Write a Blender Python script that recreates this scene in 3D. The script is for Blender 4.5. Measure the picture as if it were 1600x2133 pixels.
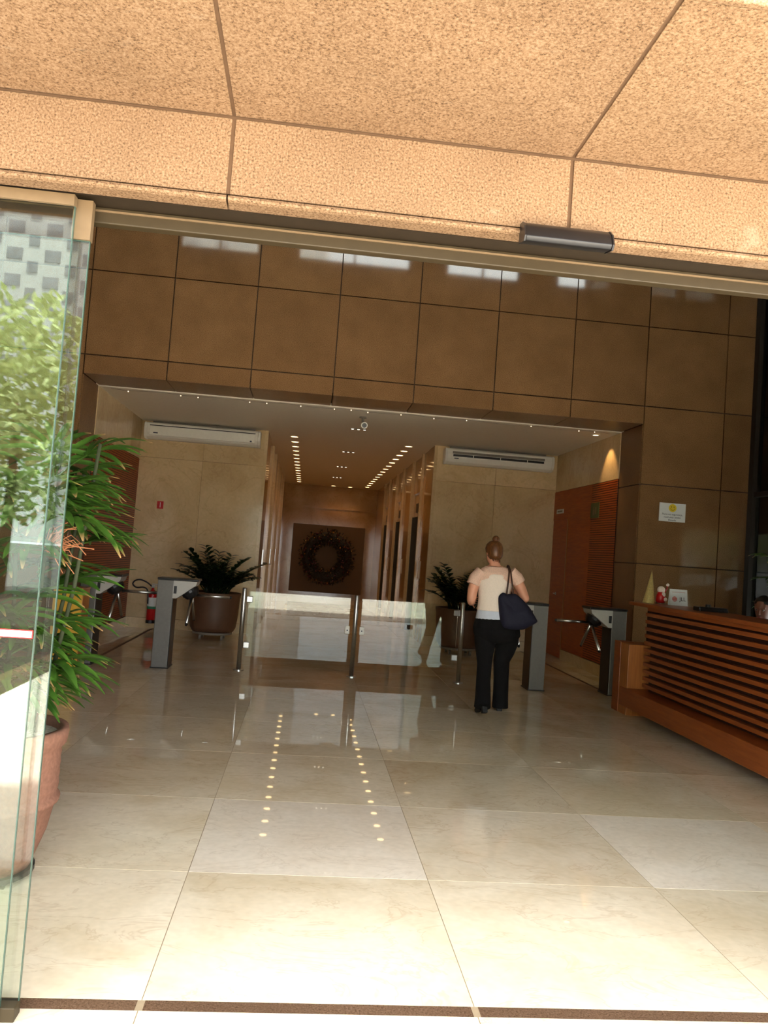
import bpy, bmesh, math, random
from math import sin, cos, pi, radians, sqrt, atan2
from mathutils import Vector, Matrix

scene = bpy.context.scene
for o in list(bpy.data.objects):
    bpy.data.objects.remove(o, do_unlink=True)
COL = scene.collection
R = random.Random(7)

# ------------------------------------------------------------------ camera
YAW, PITCH, ROLL, FPX, CAMH = 0.0938, 0.0509, 0.0732, 1667.6, 1.45
fw = Vector((sin(YAW) * cos(PITCH), cos(YAW) * cos(PITCH), sin(PITCH)))
rt = fw.cross(Vector((0, 0, 1))).normalized()
up = rt.cross(fw)
r2 = rt * cos(ROLL) + up * sin(ROLL)
u2 = up * cos(ROLL) - rt * sin(ROLL)
cam_d = bpy.data.cameras.new('camera')
cam = bpy.data.objects.new('camera', cam_d)
COL.objects.link(cam)
mw = Matrix((r2, u2, -fw)).transposed().to_4x4()
mw.translation = (0, 0, CAMH)
cam.matrix_world = mw
cam_d.sensor_fit = 'VERTICAL'
cam_d.sensor_height = 36.0
cam_d.lens = 36.0 * FPX / 2133.0
cam_d.clip_start = 0.05
cam_d.clip_end = 400
scene.camera = cam

# ------------------------------------------------------------------ sky, sun, exposure
SKY, SUN, EXPO = 5.4, 26.0, 0.7
world = bpy.data.worlds.new('sky')
scene.world = world
world.use_nodes = True
wn = world.node_tree
wn.nodes.clear()
w_out = wn.nodes.new('ShaderNodeOutputWorld')
w_bg = wn.nodes.new('ShaderNodeBackground')
w_mix = wn.nodes.new('ShaderNodeMixRGB')
w_sky = wn.nodes.new('ShaderNodeTexSky')
w_sky.sky_type = 'HOSEK_WILKIE'
w_sky.sun_direction = (0.0, 0.12, 0.99)
w_sky.turbidity = 8.0
w_mix.inputs[0].default_value = 0.9
w_mix.inputs[2].default_value = (0.97, 0.985, 1.0, 1)
wn.links.new(w_sky.outputs[0], w_mix.inputs[1])
wn.links.new(w_mix.outputs[0], w_bg.inputs[0])
wn.links.new(w_bg.outputs[0], w_out.inputs[0])
w_bg.inputs[1].default_value = SKY
sun_d = bpy.data.lights.new('sun', 'SUN')
sun_d.energy = SUN
sun_d.angle = radians(1.0)
sun_d.color = (1.0, 0.95, 0.86)
sun = bpy.data.objects.new('sun', sun_d)
COL.objects.link(sun)
sun.rotation_euler = (radians(-12), radians(3), 0)
sun.location = (0, 3, 30)
vs = scene.view_settings
vs.view_transform = 'Standard'
vs.look = 'None'
vs.exposure = EXPO
vs.gamma = 1.0
vs.use_curve_mapping = False
scene.cycles.caustics_reflective = False
scene.cycles.caustics_refractive = False
scene.cycles.max_bounces = 8
scene.cycles.glossy_bounces = 3


# ------------------------------------------------------------------ materials
def lin(r, g, b):
    f = lambda c: (c / 255 / 12.92) if c <= 10 else ((c / 255 + 0.055) / 1.055) ** 2.4
    return (f(r), f(g), f(b), 1.0)


class NT:
    def __init__(s, name):
        s.m = bpy.data.materials.new(name)
        s.m.use_nodes = True
        s.t = s.m.node_tree
        s.b = s.t.nodes['Principled BSDF']
        s.o = s.t.nodes['Material Output']

    def n(s, typ, **kw):
        nd = s.t.nodes.new(typ)
        for k, v in kw.items():
            setattr(nd, k, v)
        return nd

    def l(s, a, b):
        s.t.links.new(a, b)

    def pos(s, scale=(1, 1, 1)):
        g = s.n('ShaderNodeNewGeometry')
        mp = s.n('ShaderNodeMapping')
        mp.inputs['Scale'].default_value = scale
        s.l(g.outputs['Position'], mp.inputs['Vector'])
        return mp.outputs[0]

    def obj(s, scale=(1, 1, 1)):
        g = s.n('ShaderNodeTexCoord')
        mp = s.n('ShaderNodeMapping')
        mp.inputs['Scale'].default_value = scale
        s.l(g.outputs['Object'], mp.inputs['Vector'])
        return mp.outputs[0]

    def noise(s, vec, scale, detail=4, rough=0.55, dist=0.0):
        nd = s.n('ShaderNodeTexNoise')
        nd.inputs['Scale'].default_value = scale
        nd.inputs['Detail'].default_value = detail
        nd.inputs['Roughness'].default_value = rough
        nd.inputs['Distortion'].default_value = dist
        s.l(vec, nd.inputs['Vector'])
        return nd.outputs['Fac']

    def ramp(s, fac, stops):
        nd = s.n('ShaderNodeValToRGB')
        e = nd.color_ramp.elements
        while len(e) < len(stops):
            e.new(0.5)
        for i, (p, c) in enumerate(stops):
            e[i].position = p
            e[i].color = c
        s.l(fac, nd.inputs[0])
        return nd.outputs[0]

    def mix(s, fac, a, b, mode='MIX'):
        nd = s.n('ShaderNodeMixRGB', blend_type=mode)
        for sock, v in ((nd.inputs[0], fac), (nd.inputs[1], a), (nd.inputs[2], b)):
            if hasattr(v, 'links'):
                s.l(v, sock)
            else:
                sock.default_value = v
        return nd.outputs[0]

    def bump(s, h, strength=0.2, dist=0.01):
        nd = s.n('ShaderNodeBump')
        nd.inputs['Strength'].default_value = strength
        nd.inputs['Distance'].default_value = dist
        s.l(h, nd.inputs['Height'])
        s.l(nd.outputs[0], s.b.inputs['Normal'])

    def setup(s, color=None, rough=0.5, metal=0.0, spec=0.5):
        if color is not None:
            if hasattr(color, 'links'):
                s.l(color, s.b.inputs['Base Color'])
            else:
                s.b.inputs['Base Color'].default_value = color
        s.b.inputs['Roughness'].default_value = rough
        s.b.inputs['Metallic'].default_value = metal
        s.b.inputs['Specular IOR Level'].default_value = spec
        return s.m


def plain(name, rgb, rough=0.5, metal=0.0, var=0.08, scale=30, spec=0.5):
    t = NT(name)
    c = lin(*rgb)
    f = t.noise(t.pos(), scale, 1)
    d = tuple(x * (1 - var) for x in c[:3]) + (1,)
    b = tuple(min(1, x * (1 + var)) for x in c[:3]) + (1,)
    return t.setup(t.ramp(f, [(0.3, d), (0.7, b)]), rough, metal, spec)


def granite(name, rough, tone=(1, 1, 1), polish=0.5):
    t = NT(name)
    p = t.pos()
    k = lambda r, g, b: (r * tone[0], g * tone[1], b * tone[2], 1)
    f1 = t.noise(p, 150, 3, 0.7)
    c1 = t.ramp(f1, [(0.33, k(0.15, 0.08, 0.035)), (0.44, k(0.46, 0.285, 0.155)), (0.55, k(0.59, 0.38, 0.222)), (0.68, k(0.76, 0.54, 0.35))])
    f2 = t.noise(p, 2.2, 3, 0.6)
    c2 = t.ramp(f2, [(0.3, (0.86, 0.85, 0.83, 1)), (0.7, (1.1, 1.1, 1.1, 1))])
    c = t.mix(1.0, c1, c2, 'MULTIPLY')
    oi = t.n('ShaderNodeObjectInfo')
    c3 = t.ramp(oi.outputs['Random'], [(0.0, (0.93, 0.92, 0.92, 1)), (1.0, (1.05, 1.05, 1.05, 1))])
    c = t.mix(1.0, c, c3, 'MULTIPLY')
    if rough > 0.4:
        f4 = t.noise(t.pos((1, 2.6, 1)), 3.1, 4, 0.62)
        c = t.mix(t.ramp(f4, [(0.66, (0, 0, 0, 1)), (0.74, (0.4, 0.4, 0.4, 1))]), c, k(0.86, 0.68, 0.5))
        t.bump(f1, 0.25, 0.003)
    return t.setup(c, rough, 0, polish)


def marble(name, base, dark, vein, rough=0.12, scale=1.0, spec=0.5):
    t = NT(name)
    oi = t.n('ShaderNodeObjectInfo')
    g = t.n('ShaderNodeNewGeometry')
    off = t.n('ShaderNodeVectorMath', operation='MULTIPLY_ADD')
    cmb = t.n('ShaderNodeCombineXYZ')
    for i in range(3):
        t.l(oi.outputs['Random'], cmb.inputs[i])
    t.l(cmb.outputs[0], off.inputs[0])
    off.inputs[1].default_value = (37.0, 23.0, 11.0)
    t.l(g.outputs['Position'], off.inputs[2])
    v = off.outputs[0]
    f = t.noise(v, 1.6 * scale, 4, 0.6, 0.6)
    c = t.ramp(f, [(0.32, dark), (0.6, base)])
    mp = t.n('ShaderNodeMapping')
    mp.inputs['Rotation'].default_value = (0.3, 0.4, 0.5)
    mp.inputs['Scale'].default_value = (1.0, 2.2, 1.0)
    t.l(v, mp.inputs['Vector'])
    f2 = t.noise(mp.outputs[0], 1.5 * scale, 5, 0.62, 1.0)
    m2 = t.ramp(f2, [(0.485, (0, 0, 0, 1)), (0.5, (0.28, 0.28, 0.28, 1)), (0.515, (0, 0, 0, 1))])
    c = t.mix(m2, c, vein)
    f3 = t.noise(v, 26, 1, 0.6)
    c = t.mix(1.0, c, t.ramp(f3, [(0.3, (0.95, 0.95, 0.94, 1)), (0.7, (1.03, 1.03, 1.03, 1))]), 'MULTIPLY')
    c = t.mix(1.0, c, t.ramp(oi.outputs['Random'], [(0, (0.92, 0.91, 0.89, 1)), (1, (1.05, 1.05, 1.06, 1))]), 'MULTIPLY')
    return t.setup(c, rough, 0, spec)


def wood(name, a, b, rough=0.4, axis=1, scale=1.0):
    t = NT(name)
    s = [14 * scale] * 3
    s[axis] = 1.2 * scale
    f = t.noise(t.pos(tuple(s)), 3.0, 5, 0.6, 0.4)
    return t.setup(t.ramp(f, [(0.3, lin(*a)), (0.7, lin(*b))]), rough)


def emit(name, rgb, strength):
    t = NT(name)
    e = t.n('ShaderNodeEmission')
    e.inputs[0].default_value = rgb + (1,)
    e.inputs[1].default_value = strength
    t.l(e.outputs[0], t.o.inputs[0])
    return t.m


def glass(name, tint=(0.93, 0.97, 0.95), ior=1.5, rough=0.0):
    t = NT(name)
    fr = t.n('ShaderNodeFresnel')
    fr.inputs[0].default_value = ior
    tr = t.n('ShaderNodeBsdfTransparent')
    tr.inputs[0].default_value = tint + (1,)
    gl = t.n('ShaderNodeBsdfGlossy')
    gl.inputs['Roughness'].default_value = rough
    gl.inputs[0].default_value = (0.95, 1.0, 0.97, 1)
    mx = t.n('ShaderNodeMixShader')
    t.l(fr.outputs[0], mx.inputs[0])
    t.l(tr.outputs[0], mx.inputs[1])
    t.l(gl.outputs[0], mx.inputs[2])
    t.l(mx.outputs[0], t.o.inputs[0])
    return t.m


M = {}
M['granite_flamed'] = granite('granite_flamed', 0.8, (0.41, 0.405, 0.40), 0.2)
M['granite_polished'] = granite('granite_polished', 0.05, (0.47, 0.40, 0.31), 1.0)
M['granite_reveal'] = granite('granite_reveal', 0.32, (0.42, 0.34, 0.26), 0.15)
M['joint'] = plain('dark_joint', (70, 48, 30), 0.8)
M['mortar'] = plain('brown_mortar', (92, 68, 46), 0.9)
M['grout'] = plain('floor_grout', (150, 132, 105), 0.7)
M['floor_beige'] = marble('marble_floor_beige', lin(230, 217, 192), lin(214, 197, 166), lin(178, 150, 115), 0.022, 1.0, 0.38)
M['floor_pale'] = marble('marble_floor_pale', lin(233, 222, 204), lin(224, 210, 188), lin(190, 172, 148), 0.022, 1.0, 0.38)
M['floor_dark'] = marble('marble_floor_tan', lin(222, 209, 184), lin(206, 188, 158), lin(170, 138, 100), 0.022, 1.0, 0.38)
M['inlay'] = granite('granite_inlay', 0.5, (0.22, 0.20, 0.20), 0.3)
M['wall_marble'] = marble('marble_wall', lin(216, 190, 148), lin(202, 174, 130), lin(170, 136, 95), 0.12, 0.8)
M['wall_marble_dark'] = marble('marble_lift_wall', lin(186, 146, 92), lin(164, 122, 70), lin(130, 90, 48), 0.1, 0.8)
M['white_paint'] = plain('white_ceiling_paint', (226, 215, 196), 0.7, var=0.02)
M['wood_panel'] = wood('reddish_veneer', (150, 62, 10), (180, 84, 16), 0.5, 1)
M['wood_desk'] = wood('desk_veneer', (122, 58, 22), (152, 80, 34), 0.35, 1)
M['wood_desk_light'] = wood('desk_end_veneer', (146, 84, 36), (172, 106, 50), 0.4, 2)
M['wood_dark'] = plain('dark_backing_wood', (48, 22, 12), 0.6)
M['steel'] = plain('brushed_steel', (190, 190, 186), 0.28, 1.0, 0.05, 60)
M['steel_grey'] = plain('grey_satin_metal', (112, 109, 104), 0.42, 0.5, 0.04, 40)
M['steel_white'] = plain('pale_metal_head', (176, 173, 166), 0.45, 0.2, 0.03, 40)
M['bronze'] = plain('bronze_anodised', (58, 48, 31), 0.5, 0.0, 0.05, 20, 0.3)
M['bronze_dark'] = plain('bronze_recess', (52, 42, 30), 0.5, 0.4)
M['beige_metal'] = plain('beige_metal', (112, 92, 66), 0.5, 0.0, 0.05)
M['lift_door'] = plain('lift_door_metal', (138, 120, 90), 0.4, 0.2, 0.04)
M['black'] = plain('black_plastic', (22, 22, 24), 0.4, 0, 0.1)
M['black_cap'] = plain('black_cap', (30, 29, 30), 0.3, 0, 0.1)
M['dark_frame'] = plain('dark_window_frame', (34, 29, 24), 0.45, 0.2)
M['white_plastic'] = plain('white_plastic', (226, 222, 212), 0.4, 0, 0.02)
M['grey_plastic'] = plain('grey_louver', (120, 112, 100), 0.5)
M['glass'] = glass('clear_glass')
M['glass_gate'] = glass('gate_glass', (0.95, 0.97, 0.96), 1.35)
M['glass_edge'] = plain('green_glass_edge', (58, 80, 70), 0.2, 0, 0.05)
M['lamp'] = emit('warm_downlight', (1.0, 0.66, 0.30), 4.5)
M['lamp_dim'] = emit('dim_spot', (1.0, 0.85, 0.62), 2.5)
M['fairy'] = emit('fairy_bulb', (1.0, 0.78, 0.48), 1.5)
M['terracotta'] = plain('terracotta', (124, 88, 72), 0.9, 0, 0.12, 60, 0.2)
M['pot_brown'] = plain('brown_planter', (96, 66, 46), 0.5, 0, 0.1, 10)
M['soil'] = plain('soil', (52, 38, 28), 0.95, 0, 0.3, 60)
M['gravel'] = plain('pale_gravel', (170, 160, 145), 0.95, 0, 0.3, 90)
M['red'] = plain('red_enamel', (190, 22, 26), 0.3)
M['sign_white'] = plain('paper_white', (222, 224, 222), 0.6, 0, 0.01)
M['sign_yellow'] = plain('smiley_yellow', (226, 200, 40), 0.6, 0, 0.02)
M['ink'] = plain('ink', (50, 55, 70), 0.7, 0, 0.02)
M['ink_black'] = plain('ink_black', (28, 28, 30), 0.7, 0, 0.02)
M['logo_red'] = plain('logo_red', (196, 96, 84), 0.6, 0, 0.02)
M['green_sign'] = plain('green_exit_sign', (84, 92, 52), 0.6, 0, 0.04)
M['green_label'] = plain('green_label', (40, 130, 96), 0.5)
M['yellow_box'] = plain('yellow_panel', (214, 166, 54), 0.5, 0, 0.05, 6)
M['yellow_side'] = plain('tan_wood_side', (170, 110, 54), 0.5, 0, 0.05, 6)
M['stripe_pink'] = plain('pink_stripe', (252, 205, 212), 0.6, 0, 0.01)
M['gold'] = plain('gold_glitter', (206, 186, 120), 0.45, 0.35, 0.25, 160)
M['wreath_leaf'] = plain('wreath_foliage', (34, 26, 22), 0.7, 0, 0.4, 40)
M['bauble'] = plain('purple_bauble', (104, 58, 66), 0.2, 0.6, 0.5, 14)
M['bauble_gold'] = plain('gold_bauble', (170, 130, 80), 0.2, 0.8, 0.2, 14)
M['panel_brown'] = plain('dark_brown_panel', (98, 70, 36), 0.6, 0, 0.05, 4)
M['skin'] = plain('skin', (214, 152, 124), 0.55, 0, 0.03, 12)
M['skin_dark'] = plain('brown_skin', (126, 78, 60), 0.5, 0, 0.03, 12)
M['lace'] = plain('blush_lace', (226, 188, 168), 0.8, 0, 0.12, 120)
M['tank'] = plain('off_white_knit', (236, 220, 208), 0.85, 0, 0.03, 60)
M['pale_blue'] = plain('pale_blue_cotton', (200, 206, 222), 0.85, 0, 0.03, 60)
M['trousers'] = plain('black_trousers', (17, 16, 17), 0.9, 0, 0.15, 20, 0.2)
M['boot'] = plain('black_leather', (16, 15, 16), 0.6, 0, 0.1)
M['navy'] = plain('navy_canvas', (26, 26, 44), 0.75, 0, 0.12, 60, 0.3)
M['strap'] = plain('brown_strap', (64, 38, 26), 0.55, 0, 0.1)
M['blazer'] = plain('dark_blazer', (26, 24, 28), 0.8, 0, 0.1)
M['eye'] = plain('eye_white', (170, 160, 150), 0.3, 0, 0.01)
M['iris'] = plain('iris', (40, 26, 18), 0.3, 0, 0.02)
M['lip'] = plain('lip', (170, 84, 76), 0.5, 0, 0.02)
M['asphalt'] = plain('outdoor_paving', (226, 218, 204), 0.8, 0, 0.08, 3)
M['road'] = plain('road', (92, 90, 88), 0.9, 0, 0.08, 6)
M['concrete'] = plain('white_render', (186, 186, 182), 0.8, 0, 0.03, 2)
M['window_dark'] = plain('distant_window', (136, 138, 140), 0.2, 0, 0.2, 1)
M['bark'] = plain('bark', (92, 74, 54), 0.9, 0, 0.2, 20)


def hair_mat():
    t = NT('dark_blonde_hair')
    f = t.noise(t.obj((90, 90, 9)), 1.0, 4, 0.6)
    return t.setup(t.ramp(f, [(0.3, lin(58, 32, 14)), (0.55, lin(100, 60, 28)), (0.75, lin(136, 88, 44))]), 0.45)


M['hair'] = hair_mat()
M['hair_black'] = plain('black_hair', (20, 17, 16), 0.45, 0, 0.2, 60)


def leaf_mat(name, a, b, tip, rough=0.4):
    t = NT(name)
    at = t.n('ShaderNodeAttribute')
    at.attribute_name = 'tip'
    f = t.noise(t.pos(), 9, 3)
    c = t.ramp(f, [(0.3, lin(*a)), (0.7, lin(*b))])
    c = t.mix(at.outputs['Fac'], c, lin(*tip))
    t.b.inputs['Subsurface Weight'].default_value = 0.0
    m = t.setup(c, rough)
    tl = t.n('ShaderNodeBsdfTranslucent')
    t.l(c, tl.inputs[0])
    mx = t.n('ShaderNodeMixShader')
    mx.inputs[0].default_value = 0.3
    t.l(t.b.outputs[0], mx.inputs[1])
    t.l(tl.outputs[0], mx.inputs[2])
    t.l(mx.outputs[0], t.o.inputs[0])
    return m


M['palm'] = leaf_mat('palm_leaf', (34, 66, 18), (82, 120, 42), (190, 146, 98))
M['zz'] = leaf_mat('dark_glossy_leaf', (16, 34, 12), (34, 60, 22), (34, 60, 22), 0.3)
M['tree_leaf'] = leaf_mat('tree_leaf', (150, 164, 104), (196, 202, 146), (180, 190, 130), 0.6)
M['dry'] = plain('dry_flower_stalk', (176, 112, 74), 0.8)
M['cane'] = plain('palm_cane', (48, 54, 28), 0.8, 0, 0.2, 40)


# ------------------------------------------------------------------ mesh helpers
class MB:
    def __init__(s):
        s.v = []
        s.f = []
        s.tip = {}

    def add(s, vs, fs):
        b = len(s.v)
        s.v += [Vector(v) for v in vs]
        s.f += [tuple(i + b for i in f) for f in fs]
        return b

    def box(s, x0, x1, y0, y1, z0, z1, rot=None, c=None):
        vs = [Vector((x, y, z)) for z in (z0, z1) for y in (y0, y1) for x in (x0, x1)]
        if rot is not None:
            cc = Vector(c) if c else Vector(((x0 + x1) / 2, (y0 + y1) / 2, (z0 + z1) / 2))
            vs = [rot @ (v - cc) + cc for v in vs]
        s.add(vs, [(0, 2, 3, 1), (4, 5, 7, 6), (0, 1, 5, 4), (2, 6, 7, 3), (0, 4, 6, 2), (1, 3, 7, 5)])
        return s

    def prism(s, poly, a0, a1, axis='y'):
        n = len(poly)
        def P(p, a):
            return {'y': (p[0], a, p[1]), 'x': (a, p[0], p[1]), 'z': (p[0], p[1], a)}[axis]
        vs = [P(p, a0) for p in poly] + [P(p, a1) for p in poly]
        fs = [tuple(range(n)), tuple(range(2 * n - 1, n - 1, -1))]
        fs += [(i, n + i, n + (i + 1) % n, (i + 1) % n) for i in range(n)]
        s.add(vs, fs)
        return s

    def rings(s, rs, caps=True, close=True):
        n = len(rs[0])
        b = s.add([p for r in rs for p in r], [])
        for k in range(len(rs) - 1):
            for i in range(n if close else n - 1):
                j = (i + 1) % n
                s.f.append((b + k * n + i, b + k * n + j, b + (k + 1) * n + j, b + (k + 1) * n + i))
        if caps and close:
            s.f.append(tuple(b + i for i in range(n))[::-1])
            s.f.append(tuple(b + (len(rs) - 1) * n + i for i in range(n)))
        return b

    def tube(s, pts, r, n=10, caps=True, flat=1.0):
        pts = [Vector(p) for p in pts]
        rs = r if isinstance(r, (list, tuple)) else [r] * len(pts)
        out = []
        prev = None
        for i, p in enumerate(pts):
            t = (pts[min(i + 1, len(pts) - 1)] - pts[max(i - 1, 0)]).normalized()
            if prev is None:
                ref = Vector((0, 0, 1)) if abs(t.z) < 0.9 else Vector((0, 1, 0))
                a = t.cross(ref).normalized()
            else:
                a = (prev - t * prev.dot(t)).normalized()
            prev = a
            b = t.cross(a)
            out.append([p + (a * cos(2 * pi * k / n) + b * sin(2 * pi * k / n) * flat) * rs[i] for k in range(n)])
        s.rings(out, caps)
        return s

    def lathe(s, prof, n=32, c=(0, 0, 0), caps=True):
        c = Vector(c)
        s.rings([[c + Vector((r * cos(2 * pi * k / n), r * sin(2 * pi * k / n), z)) for k in range(n)] for r, z in prof], caps)
        return s

    def loft(s, rows, n=20, caps=True, pw=2.0):
        # rows: (cx, cy, z, rx, ry)
        rs = []
        for cx, cy, z, rx, ry in rows:
            ring = []
            for k in range(n):
                a = 2 * pi * k / n
                ca, sa = cos(a), sin(a)
                e = 2.0 / pw
                ring.append(Vector((cx + rx * math.copysign(abs(ca) ** e, ca), cy + ry * math.copysign(abs(sa) ** e, sa), z)))
            rs.append(ring)
        s.rings(rs, caps)
        return s

    def ball(s, c, rx, ry=None, rz=None, n=16, m=10):
        ry = ry or rx
        rz = rz or rx
        c = Vector(c)
        rs = []
        for j in range(1, m):
            t = pi * j / m
            rs.append([c + Vector((rx * sin(t) * cos(2 * pi * k / n), ry * sin(t) * sin(2 * pi * k / n), -rz * cos(t))) for k in range(n)])
        b = s.rings(rs, False)
        lo = s.add([c - Vector((0, 0, rz))], [])
        hi = s.add([c + Vector((0, 0, rz))], [])
        for k in range(n):
            s.f.append((lo, b + (k + 1) % n, b + k))
            s.f.append((hi, b + (m - 2) * n + k, b + (m - 2) * n + (k + 1) % n))
        return s

    def mesh(s, name, mat, smooth=False):
        me = bpy.data.meshes.new(name)
        me.from_pydata([tuple(v) for v in s.v], [], s.f)
        bm = bmesh.new()
        bm.from_mesh(me)
        bmesh.ops.recalc_face_normals(bm, faces=bm.faces)
        bm.to_mesh(me)
        bm.free()
        if s.tip:
            at = me.attributes.new('tip', 'FLOAT', 'POINT')
            for i, val in s.tip.items():
                at.data[i].value = val
        me.materials.append(M[mat])
        if smooth:
            me.polygons.foreach_set('use_smooth', [True] * len(me.polygons))
        me.update()
        return me

    def build(s, name, mat, parent=None, smooth=False, bevel=0.0, loc=(0, 0, 0)):
        return link(name, s.mesh(name, mat, smooth), parent, loc, bevel)


def curve(pts, sub=5):
    p = [Vector(q) for q in pts]
    out = []
    for i in range(len(p) - 1):
        a, b, c, d = p[max(i - 1, 0)], p[i], p[i + 1], p[min(i + 2, len(p) - 1)]
        for k in range(sub):
            t = k / sub
            out.append(0.5 * ((2 * b) + (c - a) * t + (2 * a - 5 * b + 4 * c - d) * t * t + (3 * b - a - 3 * c + d) * t ** 3))
    return out + [p[-1]]


def link(name, me, parent=None, loc=(0, 0, 0), bevel=0.0):
    o = bpy.data.objects.new(name, me)
    COL.objects.link(o)
    o.location = loc
    if parent:
        o.parent = parent
    if bevel:
        b = o.modifiers.new('bevel', 'BEVEL')
        b.width = bevel
        b.segments = 2
        b.limit_method = 'ANGLE'
        b.angle_limit = radians(40)
    return o


def box(name, mat, x0, x1, y0, y1, z0, z1, parent=None, bevel=0.0):
    return MB().box(x0, x1, y0, y1, z0, z1).build(name, mat, parent, False, bevel)


def tag(o, label=None, cat=None, group=None, kind=None):
    if label:
        o['label'] = label
    if cat:
        o['category'] = cat
    if group:
        o['group'] = group
    if kind:
        o['kind'] = kind
    return o


def empty(name, loc=(0, 0, 0), rz=0.0):
    o = bpy.data.objects.new(name, None)
    COL.objects.link(o)
    o.location = loc
    o.rotation_euler = (0, 0, rz)
    o.empty_display_size = 0.1
    return o


def struct(o, label=None):
    o['kind'] = 'structure'
    if label:
        o['label'] = label
    return o


PANEL_CACHE = {}


def piece(name, mat, x0, x1, y0, y1, z0, z1, parent, bevel=0.0):
    """a box piece of the setting, mesh shared between pieces of the same size"""
    key = (mat, round(x1 - x0, 4), round(y1 - y0, 4), round(z1 - z0, 4))
    if key not in PANEL_CACHE:
        dx, dy, dz = (x1 - x0) / 2, (y1 - y0) / 2, (z1 - z0) / 2
        PANEL_CACHE[key] = MB().box(-dx, dx, -dy, dy, -dz, dz).mesh(name, mat)
    return link(name, PANEL_CACHE[key], parent, ((x0 + x1) / 2, (y0 + y1) / 2, (z0 + z1) / 2), bevel)


def remesh(mb, name, mat, voxel, parent=None, smooth_it=4, loc=(0, 0, 0)):
    me = mb.mesh('tmp', mat)
    t = bpy.data.objects.new('tmp', me)
    COL.objects.link(t)
    m = t.modifiers.new('r', 'REMESH')
    m.mode = 'VOXEL'
    m.voxel_size = voxel
    if smooth_it:
        sm = t.modifiers.new('s', 'SMOOTH')
        sm.factor = 0.5
        sm.iterations = smooth_it
    dg = bpy.context.evaluated_depsgraph_get()
    dg.update()
    out = bpy.data.meshes.new_from_object(t.evaluated_get(dg))
    bpy.data.objects.remove(t, do_unlink=True)
    bpy.data.meshes.remove(me)
    out.name = name
    out.materials.clear()
    out.materials.append(M[mat])
    out.polygons.foreach_set('use_smooth', [True] * len(out.polygons))
    return link(name, out, parent, loc)


def text(name, body, size, mat, parent, loc, rot, align='CENTER'):
    cu = bpy.data.curves.new(name, 'FONT')
    cu.body = body
    cu.size = size
    cu.align_x = align
    cu.align_y = 'CENTER'
    cu.extrude = 0.0004
    cu.materials.append(M[mat])
    t = bpy.data.objects.new('tmp', cu)
    COL.objects.link(t)
    dg = bpy.context.evaluated_depsgraph_get()
    dg.update()
    me = bpy.data.meshes.new_from_object(t.evaluated_get(dg))
    bpy.data.objects.remove(t, do_unlink=True)
    me.materials.clear()
    me.materials.append(M[mat])
    o = link(name, me, parent, loc)
    o.rotation_euler = rot
    return o


# ================================================================== SETTING
YW = 9.6            # granite wall with the wide opening
YJ = 10.3           # back of its reveal
YM = 13.0           # marble end walls
YE = 23.6           # end of the lift corridor
ZC = 3.28           # low ceiling behind the opening
OX0, OX1 = -2.75, 4.08
CX0, CX1 = -0.74, 1.99
HX0, HX1 = -4.2, 5.5
ZH = 9.7            # hall ceiling

# ---- floor
floor = struct(box('floor', 'grout', HX0 - 0.2, HX1 + 0.1, 1.4, YE + 0.1, -0.12, -0.0012))
GX0, GXW = -0.40, 1.06
GY0, GYW = 2.605, 1.025
gap = 0.0016
pale = {(0, 1), (2, 1)}
tan = {(1, 1), (1, 2), (-1, 2), (3, 3)}
strip_w = 0.03
for i in range(-4, 6):
    for j in range(-1, 21):
        x0, x1 = GX0 + i * GXW + gap, GX0 + (i + 1) * GXW - gap
        y0, y1 = GY0 + j * GYW + gap, GY0 + (j + 1) * GYW - gap
        if j == -1:
            y1 = GY0 - strip_w
        if j == 0:
            y0 = GY0 + strip_w
        x0, x1 = max(x0, HX0), min(x1, HX1)
        if y0 > YJ - 1:
            x0, x1 = max(x0, OX0), min(x1, OX1)
        if y0 > YM:
            x0, x1 = max(x0, CX0), min(x1, CX1)
        y1 = min(y1, YE)
        if x1 - x0 < 0.05 or y1 - y0 < 0.05:
            continue
        mat = 'floor_pale' if (i, j) in pale else 'floor_dark' if (i, j) in tan else 'floor_beige'
        piece('floor_tile', mat, x0, x1, y0, y1, -0.03, 0.0, floor)
for i in range(-4, 6):
    x0, x1 = max(GX0 + i * GXW + 0.012, HX0), min(GX0 + (i + 1) * GXW - 0.012, HX1)
    piece('inlay_strip', 'inlay', x0, x1, GY0 - strip_w + 0.002, GY0 + strip_w - 0.002, -0.03, -0.0005, floor)
for xs in (-2.30, 3.64):
    piece('inlay_strip', 'inlay', xs - 0.02, xs + 0.02, 7.2, YM, -0.028, 0.0012, floor)

# ---- outdoor ground
pave = struct(box('ground_paving', 'asphalt', -2.5, 9, -14, 1.4, -0.15, -0.002))
road = struct(box('ground_road', 'road', -70, 70, -70, -14, -0.3, -0.1))
lawn = struct(box('ground_bed', 'soil', -70, -2.62, -14, 1.2, -0.2, -0.03))
kerb = struct(box('trim_1', 'inlay', -2.62, -2.5, -14, 1.4, -0.2, 0.12))

# ---- front facade: stepped granite portal over the automatic door
YF, ZL, ZS, YS = 2.40, 2.465, 2.73, 1.648
facade = struct(box('wall_front', 'mortar', HX0 - 3, HX1 + 3, YF + 0.006, 2.78, ZL + 0.03, 3.6))
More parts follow.
